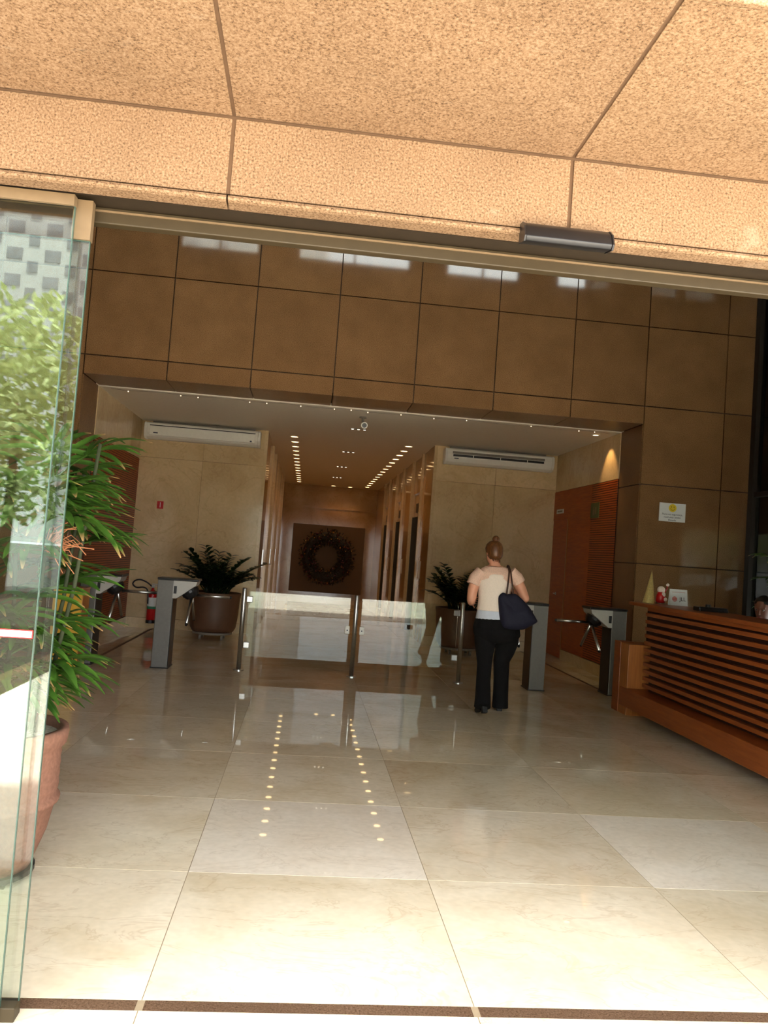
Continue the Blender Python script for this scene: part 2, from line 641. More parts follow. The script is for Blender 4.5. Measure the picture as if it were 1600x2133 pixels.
# fascia and soffit panels
xj = [-2.425 - 1.055 * 2, -2.425 - 1.055, -2.425, -1.37, -0.315, 0.74, 1.795, 2.85, 3.905, 4.96, 6.015]
for a, b in zip(xj[:-1], xj[1:]):
    piece('granite_panel', 'granite_flamed', a + 0.006, b - 0.006, YF, YF + 0.05, ZL + 0.027, ZS - 0.006, facade)
    # rounded lip under the fascia
    lip = MB().prism([(YF - 0.004, ZL + 0.021), (YF - 0.014, ZL + 0.017), (YF - 0.018, ZL + 0.009), (YF - 0.014, ZL + 0.003), (YF - 0.004, ZL), (YF + 0.05, ZL), (YF + 0.05, ZL + 0.021)], a + 0.003, b - 0.003, 'x')
    lip.build('granite_lip', 'granite_flamed', facade)
    piece('granite_panel', 'granite_flamed', a + 0.006, b - 0.006, YS + 0.012, YF - 0.008, ZS, ZS + 0.05, facade)
    piece('granite_panel', 'granite_flamed', a + 0.004, b - 0.004, YS, YS + 0.05, ZS + 0.054, 3.6, facade)
box('portal_core', 'mortar', HX0 - 3, HX1 + 3, YS + 0.02, YF + 0.04, ZS + 0.005, 3.62, facade)
box('portal_edge', 'granite_flamed', HX0 - 3, HX1 + 3, YS - 0.006, YS + 0.012, ZS - 0.003, ZS + 0.05, facade, 0.004)
# upper facade with clerestory openings
ups = [(HX0 - 3, -3.05), (-1.43, -0.63), (1.74, 2.51), (4.10, 4.92), (6.4, HX1 + 3)]
ZW0, ZW1 = 7.42, 8.9
fm = MB()
fm.box(HX0 - 3, HX1 + 3, YF + 0.02, 2.78, 3.55, ZW0)
fm.box(HX0 - 3, HX1 + 3, YF + 0.02, 2.78, ZW1, ZH + 0.5)
for a, b in ups:
    fm.box(a, b, YF + 0.02, 2.78, ZW0, ZW1)
fm.build('upper_wall', 'granite_flamed', facade)
# solid flanks beside the glazed entrance
DX0, DX1 = -1.68, 3.08
fl = MB()
fl.box(HX0 - 3, DX0, YF, 2.78, 0, ZL + 0.03)
fl.box(DX1, HX1 + 3, YF, 2.78, 0, ZL + 0.03)
fl.build('flank_wall', 'granite_flamed', facade)
wi = 0
for a, b in ((-3.05, -1.43), (-0.63, 1.74), (2.51, 4.10), (4.92, 6.4)):
    wi += 1
    w = struct(box('window_%d' % wi, 'glass', a, b, 2.6, 2.61, ZW0, ZW1))
    fr = MB()
    fr.box(a, b, 2.57, 2.64, ZW0, ZW0 + 0.04)
    fr.box(a, b, 2.57, 2.64, ZW1 - 0.04, ZW1)
    for xx in (a, (a + b) / 2 - 0.02, b - 0.04):
        fr.box(xx, xx + 0.04, 2.57, 2.64, ZW0, ZW1)
    fr.build('window_frame', 'dark_frame', w)

# ---- automatic glass door
door = struct(empty('door_1', (0.7, 2.55, 0)), 'frameless automatic glass door under a bronze header')
def dbox(name, mat, x0, x1, y0, y1, z0, z1, parent=None, bevel=0.0):
    return box(name, mat, x0 - 0.7, x1 - 0.7, y0 - 2.55, y1 - 2.55, z0, z1, parent or door, bevel)
hd = dbox('header_rail', 'bronze', -0.77, DX1, 2.60, 2.64, 2.437, 2.490, None, 0.004)
dbox('header_lip', 'beige_metal', -0.77, DX1, 2.596, 2.602, 2.473, 2.479, None)
dbox('header_track', 'bronze_dark', DX0, DX1, 2.52, 2.70, 2.490, 2.497)
dbox('header_housing', 'bronze_dark', DX0, DX1, 2.47, 2.76, 2.4965, 2.502)
for side in (0, 1):
    def sx(x):
        return x if side == 0 else 1.4 - x
    def sb(name, mat, xa, xb, *a, **k):
        p, q = sorted((sx(xa), sx(xb)))
        return dbox(name, mat, p, q, *a, **k)
    fa = sb('fixed_leaf', 'glass', -1.66, -0.785, 2.495, 2.505, 0.004, 2.44)
    sb('leaf_edge', 'glass_edge', -0.786, -0.7835, 2.4945, 2.5055, 0.004, 2.44, parent=fa)
    sb('top_rail', 'beige_metal', -1.66, -0.785, 2.485, 2.515, 2.44, 2.474, parent=fa)
    fb = sb('sliding_leaf', 'glass', -1.62, -0.745, 2.54, 2.55, 0.03, 2.352)
    sb('leaf_edge', 'glass_edge', -0.746, -0.7435, 2.5395, 2.5505, 0.03, 2.352, parent=fb)
    sb('leaf_edge', 'glass_edge', -1.62, -0.745, 2.5395, 2.5505, 2.35, 2.353, parent=fb)
    sb('hanger', 'beige_metal', -0.80, -0.742, 2.53, 2.56, 2.353, 2.478, parent=fb)
    sb('bottom_bracket', 'bronze', -0.86, -0.742, 2.50, 2.555, 0.0, 0.042, parent=fb, bevel=0.003)
    st = sb('warning_stripe', 'red', -1.64, -0.788, 2.4915, 2.4945, 1.118, 1.143, parent=fa)
    sb('stripe_band', 'stripe_pink', -1.64, -0.791, 2.490, 2.492, 1.121, 1.140, parent=fa)

# ---- tall hall: left wall, roof, right curtain wall
wl = struct(box('wall_left', 'granite_polished', HX0 - 0.25, HX0, 2.78, YW, 0, ZH))
struct(box('ceiling_hall', 'white_paint', HX0 - 0.3, HX1 + 0.3, 2.4, YW + 0.3, ZH, ZH + 0.3))['label'] = 'high hall ceiling'
wr = struct(box('wall_right_light_block', 'granite_flamed', 9.2, 9.4, 1.5, 12, 0, 10.2))  # unseen outer wall, added so little daylight enters through the side glazing
cw = struct(empty('window_5', (HX1, 2.8, 0)), 'dark framed full height side glazing')
for yy in (0.0, 2.2, 4.45, 6.68):
    box('mullion', 'dark_frame', -0.02, 0.10, yy, yy + 0.1, 0, ZH, cw)
for z in (0.0, 2.48, 5.0, 7.4, ZH - 0.1):
    box('transom', 'dark_frame', 0.0, 0.08, 0.0, 6.7, z, z + 0.06, cw)
for k, (a, b) in enumerate(((0.1, 2.2), (2.3, 4.45), (4.55, 6.68))):
    for z0, z1 in ((0.06, 2.48), (2.54, 5.0), (5.06, 7.4), (7.46, ZH - 0.1)):
        box('pane', 'glass', 0.035, 0.045, a, b, z0, z1, cw)

# ---- granite wall with the wide opening
wb = struct(empty('wall_back', (0, YW, 0)), 'polished brown granite slab wall around the wide opening')
bk = MB()
bk.box(HX0 - 0.2, OX0 - 0.03, 0.03, YJ - YW, 0, ZH)
bk.box(OX1 + 0.03, 9.2, 0.03, YJ - YW, 0, ZH)
bk.box(OX0 - 0.03, OX1 + 0.03, 0.03, YJ - YW, ZC + 0.05, ZH)
bk.build('backing', 'joint', wb)
pxj = [HX0, -3.77, OX0, -1.79, -0.81, 0.18, 1.16, 2.15, 3.13, OX1, 5.13, 6.1, 7.1, 8.1, 9.1]
pzj = [0.0, 0.54, 1.55, 2.54, 3.52, 4.53, 5.54, 6.55, 7.56, 8.57, ZH]
G = 0.0065
ZO = 3.30
for a, b in zip(pxj[:-1], pxj[1:]):
    for c, d in zip(pzj[:-1], pzj[1:]):
        c2 = c
        if a >= OX0 - 0.01 and b <= OX1 + 0.01:
            if d <= ZO + 0.1:
                continue
            c2 = max(c, ZO - G) if c < ZO else c
        piece('granite_panel', 'granite_polished', a + G, b - G, 0.0, 0.035, c2 + G, d - G, wb)
# reveal: lintel soffit and jambs
for a, b in zip(pxj[2:9], pxj[3:10]):
    piece('soffit_panel', 'granite_reveal', a + G, b - G, 0.004, YJ - YW, ZO - 0.004, ZO + 0.04, wb)
for c, d in zip(pzj[:3] + [2.54], pzj[1:4] + [ZO - 0.006]):
    piece('jamb_panel', 'granite_reveal', OX0 - 0.035, OX0, 0.038, YJ - YW, c + G, d - G, wb)
    piece('jamb_panel', 'granite_reveal', OX1, OX1 + 0.035, 0.038, YJ - YW, c + G, d - G, wb)

# ---- low lobby behind the opening
struct(box('ceiling_lobby', 'white_paint', OX0 - 0.3, OX1 + 0.3, YJ, YE + 0.3, ZC, ZC + 0.2), 'low white plaster ceiling')
for sgn, X, nm in ((-1, OX0, 'wall_lobby_left'), (1, OX1, 'wall_lobby_right')):
    xa, xb = (X - 0.3, X - 0.02) if sgn < 0 else (X + 0.02, X + 0.3)
    w = struct(box(nm, 'joint', xa, xb, YJ, YM + 0.3, 0, ZC))
    px0, px1 = (X - 0.021, X + 0.012) if sgn < 0 else (X - 0.012, X + 0.021)
    for a, b in ((YJ, 11.4), (11.4, 12.3), (12.3, YM)):
        piece('marble_panel', 'wall_marble', px0, px1, a + 0.003, b - 0.003, 2.665, ZC, w)
    rib = MB()
    ra, rb = (X - 0.02, X) if sgn < 0 else (X, X + 0.02)
    rr0, rr1 = (X, X + 0.016) if sgn < 0 else (X - 0.016, X)
    yb = 11.25 if sgn > 0 else YM
    z = 0.17
    while z < 2.64:
        rib.box(rr0, rr1, YJ, yb, z, z + 0.022)
        z += 0.032
    rb_o = rib.build('ribbed_veneer', 'wood_panel', w)
    rb_o['kind'] = 'stuff'
    piece('veneer_backing', 'wood_dark', min(ra, rr0 + (0.004 if sgn > 0 else 0)), max(rb, rr1 - (0.004 if sgn < 0 else 0)), YJ, yb, 0.16, 2.66, w)
    if sgn > 0:
        piece('veneer_panel', 'wood_panel', X - 0.016, X + 0.02, 11.25, 12.22, 0.16, 2.66, w)
        piece('veneer_panel', 'wood_panel', X - 0.016, X + 0.02, 12.22, YM, 2.19, 2.66, w)
        piece('door_edge_strip', 'wood_desk_light', X - 0.026, X - 0.004, 12.215, 12.25, 0.02, 2.19, w)
    struct(box('baseboard_lobby_' + ('left' if sgn < 0 else 'right'), 'wall_marble', *((X - 0.02, X + 0.028) if sgn < 0 else (X - 0.028, X + 0.02)), YJ, (12.215 if sgn > 0 else YM), 0, 0.155))
# flush service door in the veneer
d2 = struct(empty('door_2', (OX1, 12.6, 0)), 'flush veneered service door')
box('door_leaf', 'wood_panel', -0.012, 0.02, -0.345, 0.39, 0.01, 2.185, d2)
MB().tube([(-0.012, 0.06, 1.0), (-0.05, 0.06, 1.0), (-0.05, -0.06, 1.0)], 0.009).build('door_handle', 'steel', d2, True)
MB().tube([(-0.012, 0.06, 1.0), (-0.018, 0.06, 1.0)], 0.024, 16).build('handle_rose', 'steel', d2)

# marble end walls left and right of the corridor
for nm, a, b in (('wall_marble_left', OX0, CX0), ('wall_marble_right', CX1, OX1)):
    w = struct(box(nm, 'joint', a + (0.02 if a > 0 else 0), b - (0.02 if a < 0 else 0), YM + 0.02, YM + 0.35, 0, ZC))
    mid = (a + b) / 2
    for p, q in ((a, mid), (mid, b)):
        piece('marble_panel', 'wall_marble', p + 0.0015, q - 0.0015, YM, YM + 0.03, 2.70, ZC - 0.002, w)
        piece('marble_panel', 'wall_marble', p + 0.0015, q - 0.0015, YM, YM + 0.03, 0.16, 2.696, w)
        piece('marble_panel', 'wall_marble', p + 0.0015, q - 0.0015, YM - 0.012, YM + 0.03, 0.0, 0.156, w)

# lift corridor
for sgn, X, nm, ctr in ((-1, CX0, 'wall_corridor_left', (15.6, 18.4, 21.2)), (1, CX1, 'wall_corridor_right', (14.9, 17.7, 20.5))):
    w = struct(empty(nm, (X, YM, 0)), 'tan marble lift corridor wall')
    def cb(name, mat, d0, d1, y0, y1, z0, z1, par=None, bevel=0.0):
        # d: depth behind the wall face (positive = into the wall)
        xa, xb = sorted((d0 * sgn, d1 * sgn))
        return box(name, mat, xa, xb, y0 - YM, y1 - YM, z0, z1, par or w, bevel)
    y = YM + 0.001
    cb('corner_edge', 'wall_marble', -0.002, 0.05, YM - 0.001, YM + 0.06, 0, ZC)
    for c in ctr:
        a, b = c - 0.62, c + 0.62
        mid = (y + a) / 2
        cb('marble_pier', 'wall_marble_dark', 0, 0.3, y, mid - 0.004, 0, ZC)
        cb('marble_pier', 'wall_marble_dark', 0.012, 0.3, mid + 0.004, a, 0, ZC)
        cb('over_door_panel', 'wall_marble_dark', 0.03, 0.3, a, b, 2.62, ZC)
        cb('pier_edge', 'wall_marble', -0.03, 0.1, a - 0.07, a, 0, ZC)
        cb('pier_edge', 'wall_marble', -0.03, 0.1, b, b + 0.07, 0, ZC)
        tr = cb('indicator_panel', 'wall_marble_dark', 0.06, 0.3, a, b, 2.18, 2.62)
        cb('floor_indicator', 'black', 0.03, 0.06, c - 0.17, c + 0.17, 2.25, 2.42, par=w)
        cb('lift_door', 'lift_door', 0.14, 0.18, a, c - 0.003, 0, 2.18)
        cb('lift_door', 'lift_door', 0.14, 0.18, c + 0.003, b, 0, 2.18)
        cb('door_jamb', 'bronze', 0.03, 0.16, a, a + 0.05, 0, 2.18)
        cb('door_jamb', 'bronze', 0.03, 0.16, b - 0.05, b, 0, 2.18)
        cb('call_plate', 'sign_white' if sgn > 0 else 'steel', -0.004, 0.012, mid + 0.25, mid + 0.34, 1.05, 1.35)
        y = b + 0.001
    cb('marble_pier', 'wall_marble_dark', 0, 0.3, y, YE, 0, ZC)
we = struct(box('wall_end', 'wall_marble_dark', CX0 - 0.3, CX1 + 0.3, YE, YE + 0.3, 0, ZC))
for z in (0.9, 1.8, 2.55):
    pass
box('cornice_band', 'wall_marble_dark', CX0, CX1, YE - 0.03, YE, 2.62, 2.68, we)

# ================================================================== THINGS
# ---- dark backing board and Christmas wreath
bd = box('display_board', 'panel_brown', -0.41, 1.70, YE - 0.06, YE - 0.002, 0.16, 2.13, None, 0.004)
tag(bd, 'square dark brown board mounted behind the wreath at the corridor end', 'wall panel')
wr_c = Vector((0.63, YE - 0.27, 1.21))
wreath = empty('christmas_wreath', wr_c)
tag(wreath, 'large round Christmas wreath with purple and gold baubles', 'wreath')
fo = MB()
rr = random.Random(3)
fo.tube([(0.58 * cos(2 * pi * k / 40), 0.05, 0.58 * sin(2 * pi * k / 40)) for k in range(41)], 0.15, 10, False)
for k in range(900):
    a = rr.uniform(0, 2 * pi)
    b = rr.uniform(0, 2 * pi)
    q = 0.17 + rr.uniform(-0.02, 0.05)
    rad = 0.58 + q * cos(b)
    p = Vector((rad * cos(a), -abs(q * sin(b)) * 0.9 + 0.02, rad * sin(a)))
    d = Vector((cos(a) * cos(b), -abs(sin(b)), sin(a) * cos(b))) + Vector((rr.uniform(-.6, .6), rr.uniform(-.4, .2), rr.uniform(-.6, .6)))
    d.normalize()
    s_ = d.cross(Vector((rr.uniform(-1, 1), rr.uniform(-1, 1), rr.uniform(-1, 1)))).normalized() * 0.016
    fo.add([p - s_, p + d * 0.045 + s_, p + d * 0.1, p + d * 0.045 - s_], [(0, 1, 2, 3)])
fo.build('foliage', 'wreath_leaf', wreath)['kind'] = 'stuff'
for nm, mt, cnt in (('purple_baubles', 'bauble', 120), ('gold_baubles', 'bauble_gold', 70)):
    bb = MB()
    for k in range(cnt):
        a = rr.uniform(0, 2 * pi)
        b = rr.uniform(0.1, pi - 0.1)
        q = 0.19
        rad = 0.58 + q * cos(b) * 1.1
        bb.ball((rad * cos(a), -q * sin(b) * 0.8, rad * sin(a)), rr.uniform(0.018, 0.034), n=8, m=6)
    bb.build(nm, mt, wreath, True)['kind'] = 'stuff'

# ---- recessed downlights
def downlight(x, y, i, n, side):
    o = empty('downlight', (x, y, ZC))
    MB().lathe([(0.061, -0.001), (0.078, -0.001), (0.078, -0.008), (0.061, -0.008), (0.061, -0.001)], 20, caps=False).build('trim_ring', 'white_plastic', o)
    MB().lathe([(0.0005, -0.004), (0.060, -0.004)], 16, caps=False).build('lamp_face', 'lamp', o)
    ld = bpy.data.lights.new('beam', 'SPOT')
    ld.energy = 5.5
    ld.color = (1.0, 0.58, 0.24)
    ld.spot_size = radians(105)
    ld.spot_blend = 0.7
    ld.shadow_soft_size = 0.03
    lo = bpy.data.objects.new('beam', ld)
    COL.objects.link(lo)
    lo.parent = o
    lo.location = (0, 0, -0.012)
    return o
NL = 15
dl0 = downlight(0, 0, 0, 0, 0)
first = True
def place_copy(proto, loc, rz=None):
    r = proto.copy()
    COL.objects.link(r)
    r.location = loc
    if rz is not None:
        r.rotation_euler = (0, 0, rz)
    for ch in proto.children:
        c = ch.copy()
        COL.objects.link(c)
        c.parent = r
        for g in ch.children:
            d = g.copy()
            COL.objects.link(d)
            d.parent = c
    return r
ordw = ['first', 'second', 'third', 'fourth', 'fifth', 'sixth', 'seventh', 'eighth', 'ninth', 'tenth', 'eleventh', 'twelfth', 'thirteenth', 'fourteenth', 'fifteenth']
for side, x in (('left', -0.33), ('right', 1.60)):
    for k in range(NL):
        loc = (x, 13.4 + k * 0.66, ZC)
        if first:
            o = dl0
            o.location = loc
            first = False
        else:
            o = place_copy(dl0, loc)
        tag(o, '%s warm recessed downlight from the front in the %s corridor row' % (ordw[k], side), 'downlight', 'downlights in the corridor ceiling')
for x, nm in ((0.66, 'centre'), (1.14, 'right of centre')):
    o = place_copy(dl0, (x, 23.15, ZC))
    tag(o, 'warm recessed downlight %s above the wreath board' % nm, 'downlight', 'downlights in the corridor ceiling')

# triple spots along the ceiling axis
for k, (y, nm) in enumerate(((11.95, 'nearest to the lobby opening'), (14.85, 'second along the ceiling axis'), (17.6, 'third along the ceiling axis'), (20.3, 'farthest along the ceiling axis'))):
    o = empty('triple_spot', (0.65, y, ZC))
    tag(o, 'small dim triple ceiling spot, %s' % nm, 'ceiling spot', 'triple spots on the ceiling axis')
    box('plate', 'grey_plastic', -0.12, 0.12, -0.03, 0.03, -0.010, 0.0, o, 0.004)
    for q in (-0.09, 0, 0.09):
        MB().lathe([(0.0005, -0.014), (0.016, -0.014), (0.02, -0.010)], 14, (q, 0, 0), False).build('spot_lens', 'lamp_dim', o)

# ceiling camera
o = empty('security_camera', (0.64, 10.85, ZC))
tag(o, 'small pale camera hanging from the ceiling just behind the lintel', 'security camera')
MB().lathe([(0.05, 0), (0.05, -0.015), (0.02, -0.02), (0.016, -0.08)], 16).build('bracket', 'grey_plastic', o, False)
MB().tube([(0.02, 0.07, -0.10), (0.02, -0.10, -0.13)], [0.04, 0.045], 14).build('housing', 'white_plastic', o, False)
MB().tube([(0.02, -0.10, -0.13), (0.02, -0.106, -0.131)], 0.032, 14).build('lens', 'black', o)

# warm wall washer by the right jamb
o = empty('wall_washer', (3.84, 10.62, ZC))
tag(o, 'recessed warm spot washing the marble beside the right jamb', 'spot lamp')
MB().lathe([(0.04, -0.001), (0.06, -0.001), (0.06, -0.008), (0.04, -0.008), (0.04, -0.001)], 20, caps=False).build('trim_ring', 'white_plastic', o)
MB().lathe([(0.0005, -0.004), (0.039, -0.004)], 14, caps=False).build('lamp_face', 'lamp_dim', o)
sd = bpy.data.lights.new('washer_beam', 'SPOT')
sd.energy = 10
sd.color = (1.0, 0.62, 0.25)
sd.spot_size = radians(70)
sd.spot_blend = 0.5
sd.shadow_soft_size = 0.03
so = bpy.data.objects.new('washer_beam', sd)
COL.objects.link(so)
so.parent = o
so.location = (0, 0, -0.02)
so.rotation_euler = (radians(0), radians(-22), 0)

# fairy light string on the soffit edge
o = empty('fairy_lights', (0, YJ + 0.02, ZC))
tag(o, 'string of tiny fairy bulbs along the back edge of the lintel', 'fairy lights')
pts = []
nb = 30
for k in range(nb + 1):
    x = OX0 + 0.15 + (OX1 - OX0 - 0.3) * k / nb
    pts.append((x, 0.0, -0.014 - 0.008 * sin(k * 1.7)))
MB().tube(pts, 0.0016, 5).build('wire', 'grey_plastic', o)
bl = MB()
for k, p in enumerate(pts):
    if k % 4 == 1 or R.random() < 0.15:
        bl.ball((p[0], p[1] - 0.004, p[2] - 0.01), 0.0075, n=8, m=6)
bl.build('bulbs', 'fairy', o)['kind'] = 'stuff'

# ---- air conditioners
def aircon(x0, x1, openl, label):
    o = empty('air_conditioner', ((x0 + x1) / 2, YM - 0.002, 2.98))
    tag(o, label, 'air conditioner', 'wall air conditioners')
    h = (x1 - x0) / 2
    prof = [(0, 0.0), (-0.14, 0.0), (-0.19, 0.03), (-0.225, 0.09), (-0.235, 0.15), (-0.225, 0.225), (-0.19, 0.25), (0, 0.25)]
    MB().prism(prof, -h + 0.04, h - 0.04, 'x').build('body', 'white_plastic', o, False, 0.006)
    for s in (-1, 1):
        a, b = sorted((s * (h - 0.04), s * h))
        pr = [(p * 1.03, q * 1.02 - 0.003) for p, q in prof]
        MB().prism(pr, a, b, 'x').build('end_cap', 'white_plastic', o, False, 0.01)
    if openl:
        box('outlet', 'black', -h + 0.13, h - 0.18, -0.243, -0.20, 0.115, 0.150, o)
        box('louver', 'grey_plastic', -h + 0.12, h - 0.17, -0.246, -0.20, 0.158, 0.195, o)
        for q in (-0.45, 0.0, 0.45):
            box('vane', 'white_plastic', q - 0.006, q + 0.006, -0.247, -0.2, 0.112, 0.155, o)
    else:
        box('intake_slot', 'black', -h + 0.09, h - 0.08, -0.237, -0.20, 0.196, 0.208, o)
        box('front_panel', 'white_plastic', -h + 0.09, h - 0.08, -0.243, -0.2, 0.045, 0.19, o, 0.006)
        box('sensor_mark', 'ink', h - 0.16, h - 0.13, -0.245, -0.24, 0.06, 0.085, o)
    box('name_mark', 'ink', -h + 0.15, -h + 0.22, -0.246, -0.235, 0.075, 0.092, o)
    box('shadow_gap_bracket', 'grey_plastic', -h + 0.1, h - 0.1, -0.06, 0.0, 0.25, 0.295, o)
aircon(-2.66, -0.85, False, 'long white air conditioner with closed front on the left marble wall')
aircon(2.13, 3.95, True, 'long white air conditioner with dark open slot on the right marble wall')

# ---- safety signs
o = box('fire_sign', 'red', -2.40, -2.30, YM - 0.006, YM, 1.89, 2.01)
tag(o, 'small square red fire sign on the left marble wall', 'sign')
box('pictogram', 'sign_white', -2.355, -2.345, YM - 0.0075, YM - 0.0055, 1.91, 1.99, o)
o = empty('wall_notice', (4.51, YW, 2.215))
tag(o, 'white notice with yellow smiley on the granite above the desk', 'sign')
box('board', 'sign_white', -0.17, 0.17, -0.012, 0, -0.115, 0.115, o)
MB().tube([(0, -0.012, 0.055), (0, -0.0145, 0.055)], 0.05, 32).build('smiley_face', 'sign_yellow', o)
sm = MB()
for s in (-1, 1):
    sm.tube([(s * 0.016, -0.0145, 0.068), (s * 0.016, -0.0152, 0.068)], 0.006, 10)
arc = [(0.028 * cos(a), -0.0150, 0.055 + 0.028 * sin(a)) for a in [pi + pi * k / 12 for k in range(13)]]
sm.tube(arc, 0.0022, 5)
sm.build('smile', 'ink_black', o)
for k, line in enumerate(('Para sua segurança,', 'você está sendo', 'filmado')):
    text('lettering', line, 0.034, 'ink', o, (0, -0.0125, -0.025 - 0.036 * k), (pi / 2, 0, 0))
o = empty('door_plate', (OX1 - 0.016, 12.66, 2.33))
tag(o, 'small white name plate above the service door', 'sign')
box('plate', 'sign_white', -0.008, 0, -0.17, 0.17, -0.035, 0.035, o)
box('name_strip', 'grey_plastic', -0.009, -0.008, -0.12, 0.12, -0.012, 0.012, o)
o = empty('exit_sign', (OX1 - 0.016, 11.08, 2.275))
tag(o, 'faded green exit sign on the ribbed wood wall', 'sign')
box('plate', 'green_sign', -0.008, 0, -0.16, 0.16, -0.11, 0.11, o)
pg = MB()
pg.box(-0.0095, -0.008, -0.06, -0.02, -0.05, 0.05)
pg.box(-0.0095, -0.008, 0.03, 0.06, 0.02, 0.055)
pg.box(-0.0095, -0.008, 0.0, 0.07, -0.07, 0.015)
pg.build('pictogram', 'beige_metal', o)

# ---- fire extinguisher on the left marble wall
o = empty('fire_extinguisher', (-2.33, YM - 0.1, 0.09))
tag(o, 'red fire extinguisher with looped black hose on the left marble wall', 'fire extinguisher')
MB().lathe([(0.055, 0.03), (0.068, 0.05), (0.068, 0.44), (0.055, 0.49), (0.02, 0.52), (0.018, 0.55)], 24).build('cylinder', 'red', o, True)
MB().lathe([(0.06, 0.0), (0.07, 0.0), (0.07, 0.05), (0.06, 0.05)], 24).build('foot_ring', 'black', o)
MB().lathe([(0.0692, 0.26), (0.0692, 0.40)], 24, caps=False).build('label', 'sign_white', o, True)
MB().lathe([(0.0695, 0.22), (0.0695, 0.262)], 24, caps=False).build('label_band', 'green_label', o, True)
va = MB()
va.box(-0.02, 0.02, -0.02, 0.02, 0.55, 0.59)
va.box(-0.015, 0.09, -0.012, 0.012, 0.60, 0.615)
va.box(-0.015, 0.08, -0.012, 0.012, 0.575, 0.585)
va.build('valve', 'steel', o)
MB().tube(curve([(-0.02, 0, 0.57), (-0.1, -0.01, 0.63), (-0.2, -0.02, 0.665), (-0.28, -0.02, 0.645), (-0.31, -0.02, 0.59), (-0.25, -0.02, 0.54), (-0.14, -0.03, 0.55), (-0.07, -0.05, 0.50), (-0.05, -0.06, 0.3)]), 0.011, 8).build('hose', 'black', o, True)
box('wall_hook', 'steel', -0.03, 0.03, 0.06, 0.1, 0.44, 0.5, o)

# ---- turnstiles
def turnstile(X, Y, mir, label, spin=0.0):
    """X: outer face of the pillar on the side away from the passage"""
    s = -1 if mir else 1
    o = empty('turnstile', (X, Y, 0))
    tag(o, label, 'turnstile', 'tripod turnstiles')
    def bx(name, mat, x0, x1, *a, bevel=0.0):
        p, q = sorted((x0 * s, x1 * s))
        return box(name, mat, p, q, *a, o, bevel)
    D0, D1 = -0.14, 0.14
    bx('pillar', 'steel_grey', 0.0, 0.175, D0, D1, 0.0, 0.975, bevel=0.006)
    bx('pillar_edge', 'black_cap', 0.175, 0.182, D0 + 0.004, D1 - 0.004, 0.0, 0.77)
    bx('floor_plate', 'black_cap', -0.008, 0.19, D0 - 0.008, D1 + 0.008, 0.0, 0.012)
    head = [(0.17 * s, 0.775), (0.215 * s, 0.775), (0.42 * s, 0.93), (0.43 * s, 0.975), (0.17 * s, 0.975)]
    MB().prism(head, D0 + 0.001, D1 - 0.001, 'y').build('head', 'steel_white', o, False, 0.004)
    bx('top_cap', 'black_cap', -0.006, 0.445, D0 - 0.006, D1 + 0.006, 0.975, 1.0, bevel=0.006)
    bx('card_slot', 'black', 0.18, 0.212, D0 - 0.002, D0 + 0.002, 0.83, 0.915)
    ax = Vector((s, 0, -1.414)).normalized()
    c0 = Vector((0.335 * s, 0, 0.865))
    MB().tube([c0, c0 + ax * 0.03, c0 + ax * 0.075, c0 + ax * 0.09], [0.10, 0.10, 0.075, 0.04], 20).build('hub', 'black', o, False, 0.004)
    hc = c0 + ax * 0.06
    p1 = Vector((1.414 * s, 0, 1)).normalized()
    p2 = ax.cross(p1).normalized()
    for k in range(3):
        an = 2 * pi * k / 3 + spin
        d = (ax * 0.57735 + (p1 * cos(an) + p2 * sin(an)) * 0.8165).normalized()
        arm = MB().tube([hc + d * 0.05, hc + d * 0.42], 0.0165, 14).build('arm', 'steel', o, True)
        MB().tube([hc + d * 0.42, hc + d * 0.44], [0.0175, 0.012], 14).build('arm_tip', 'black', arm)
    return o
turnstile(-2.42, 9.22, False, 'grey turnstile half hidden by the palm beside the yellow box')
turnstile(-1.60, 9.25, False, 'grey turnstile standing in front of the left potted plant')
turnstile(2.84, 9.2, True, 'grey turnstile just right of the walking woman')
turnstile(3.76, 9.15, True, 'rightmost grey turnstile beside the wooden desk')

# yellow box left of the first turnstile
o = empty('yellow_box', (-2.43, 8.86, 0))
tag(o, 'yellow upright box partly hidden by the palm leaves', 'box')
box('front_panel', 'yellow_box', -0.155, 0.14, -0.16, -0.14, 0.02, 0.82, o, 0.004)
box('carcass', 'yellow_side', -0.16, 0.145, -0.14, 0.12, 0.0, 0.83, o, 0.004)
box('lid', 'wood_desk_light', -0.17, 0.15, -0.165, 0.125, 0.83, 0.85, o, 0.004)

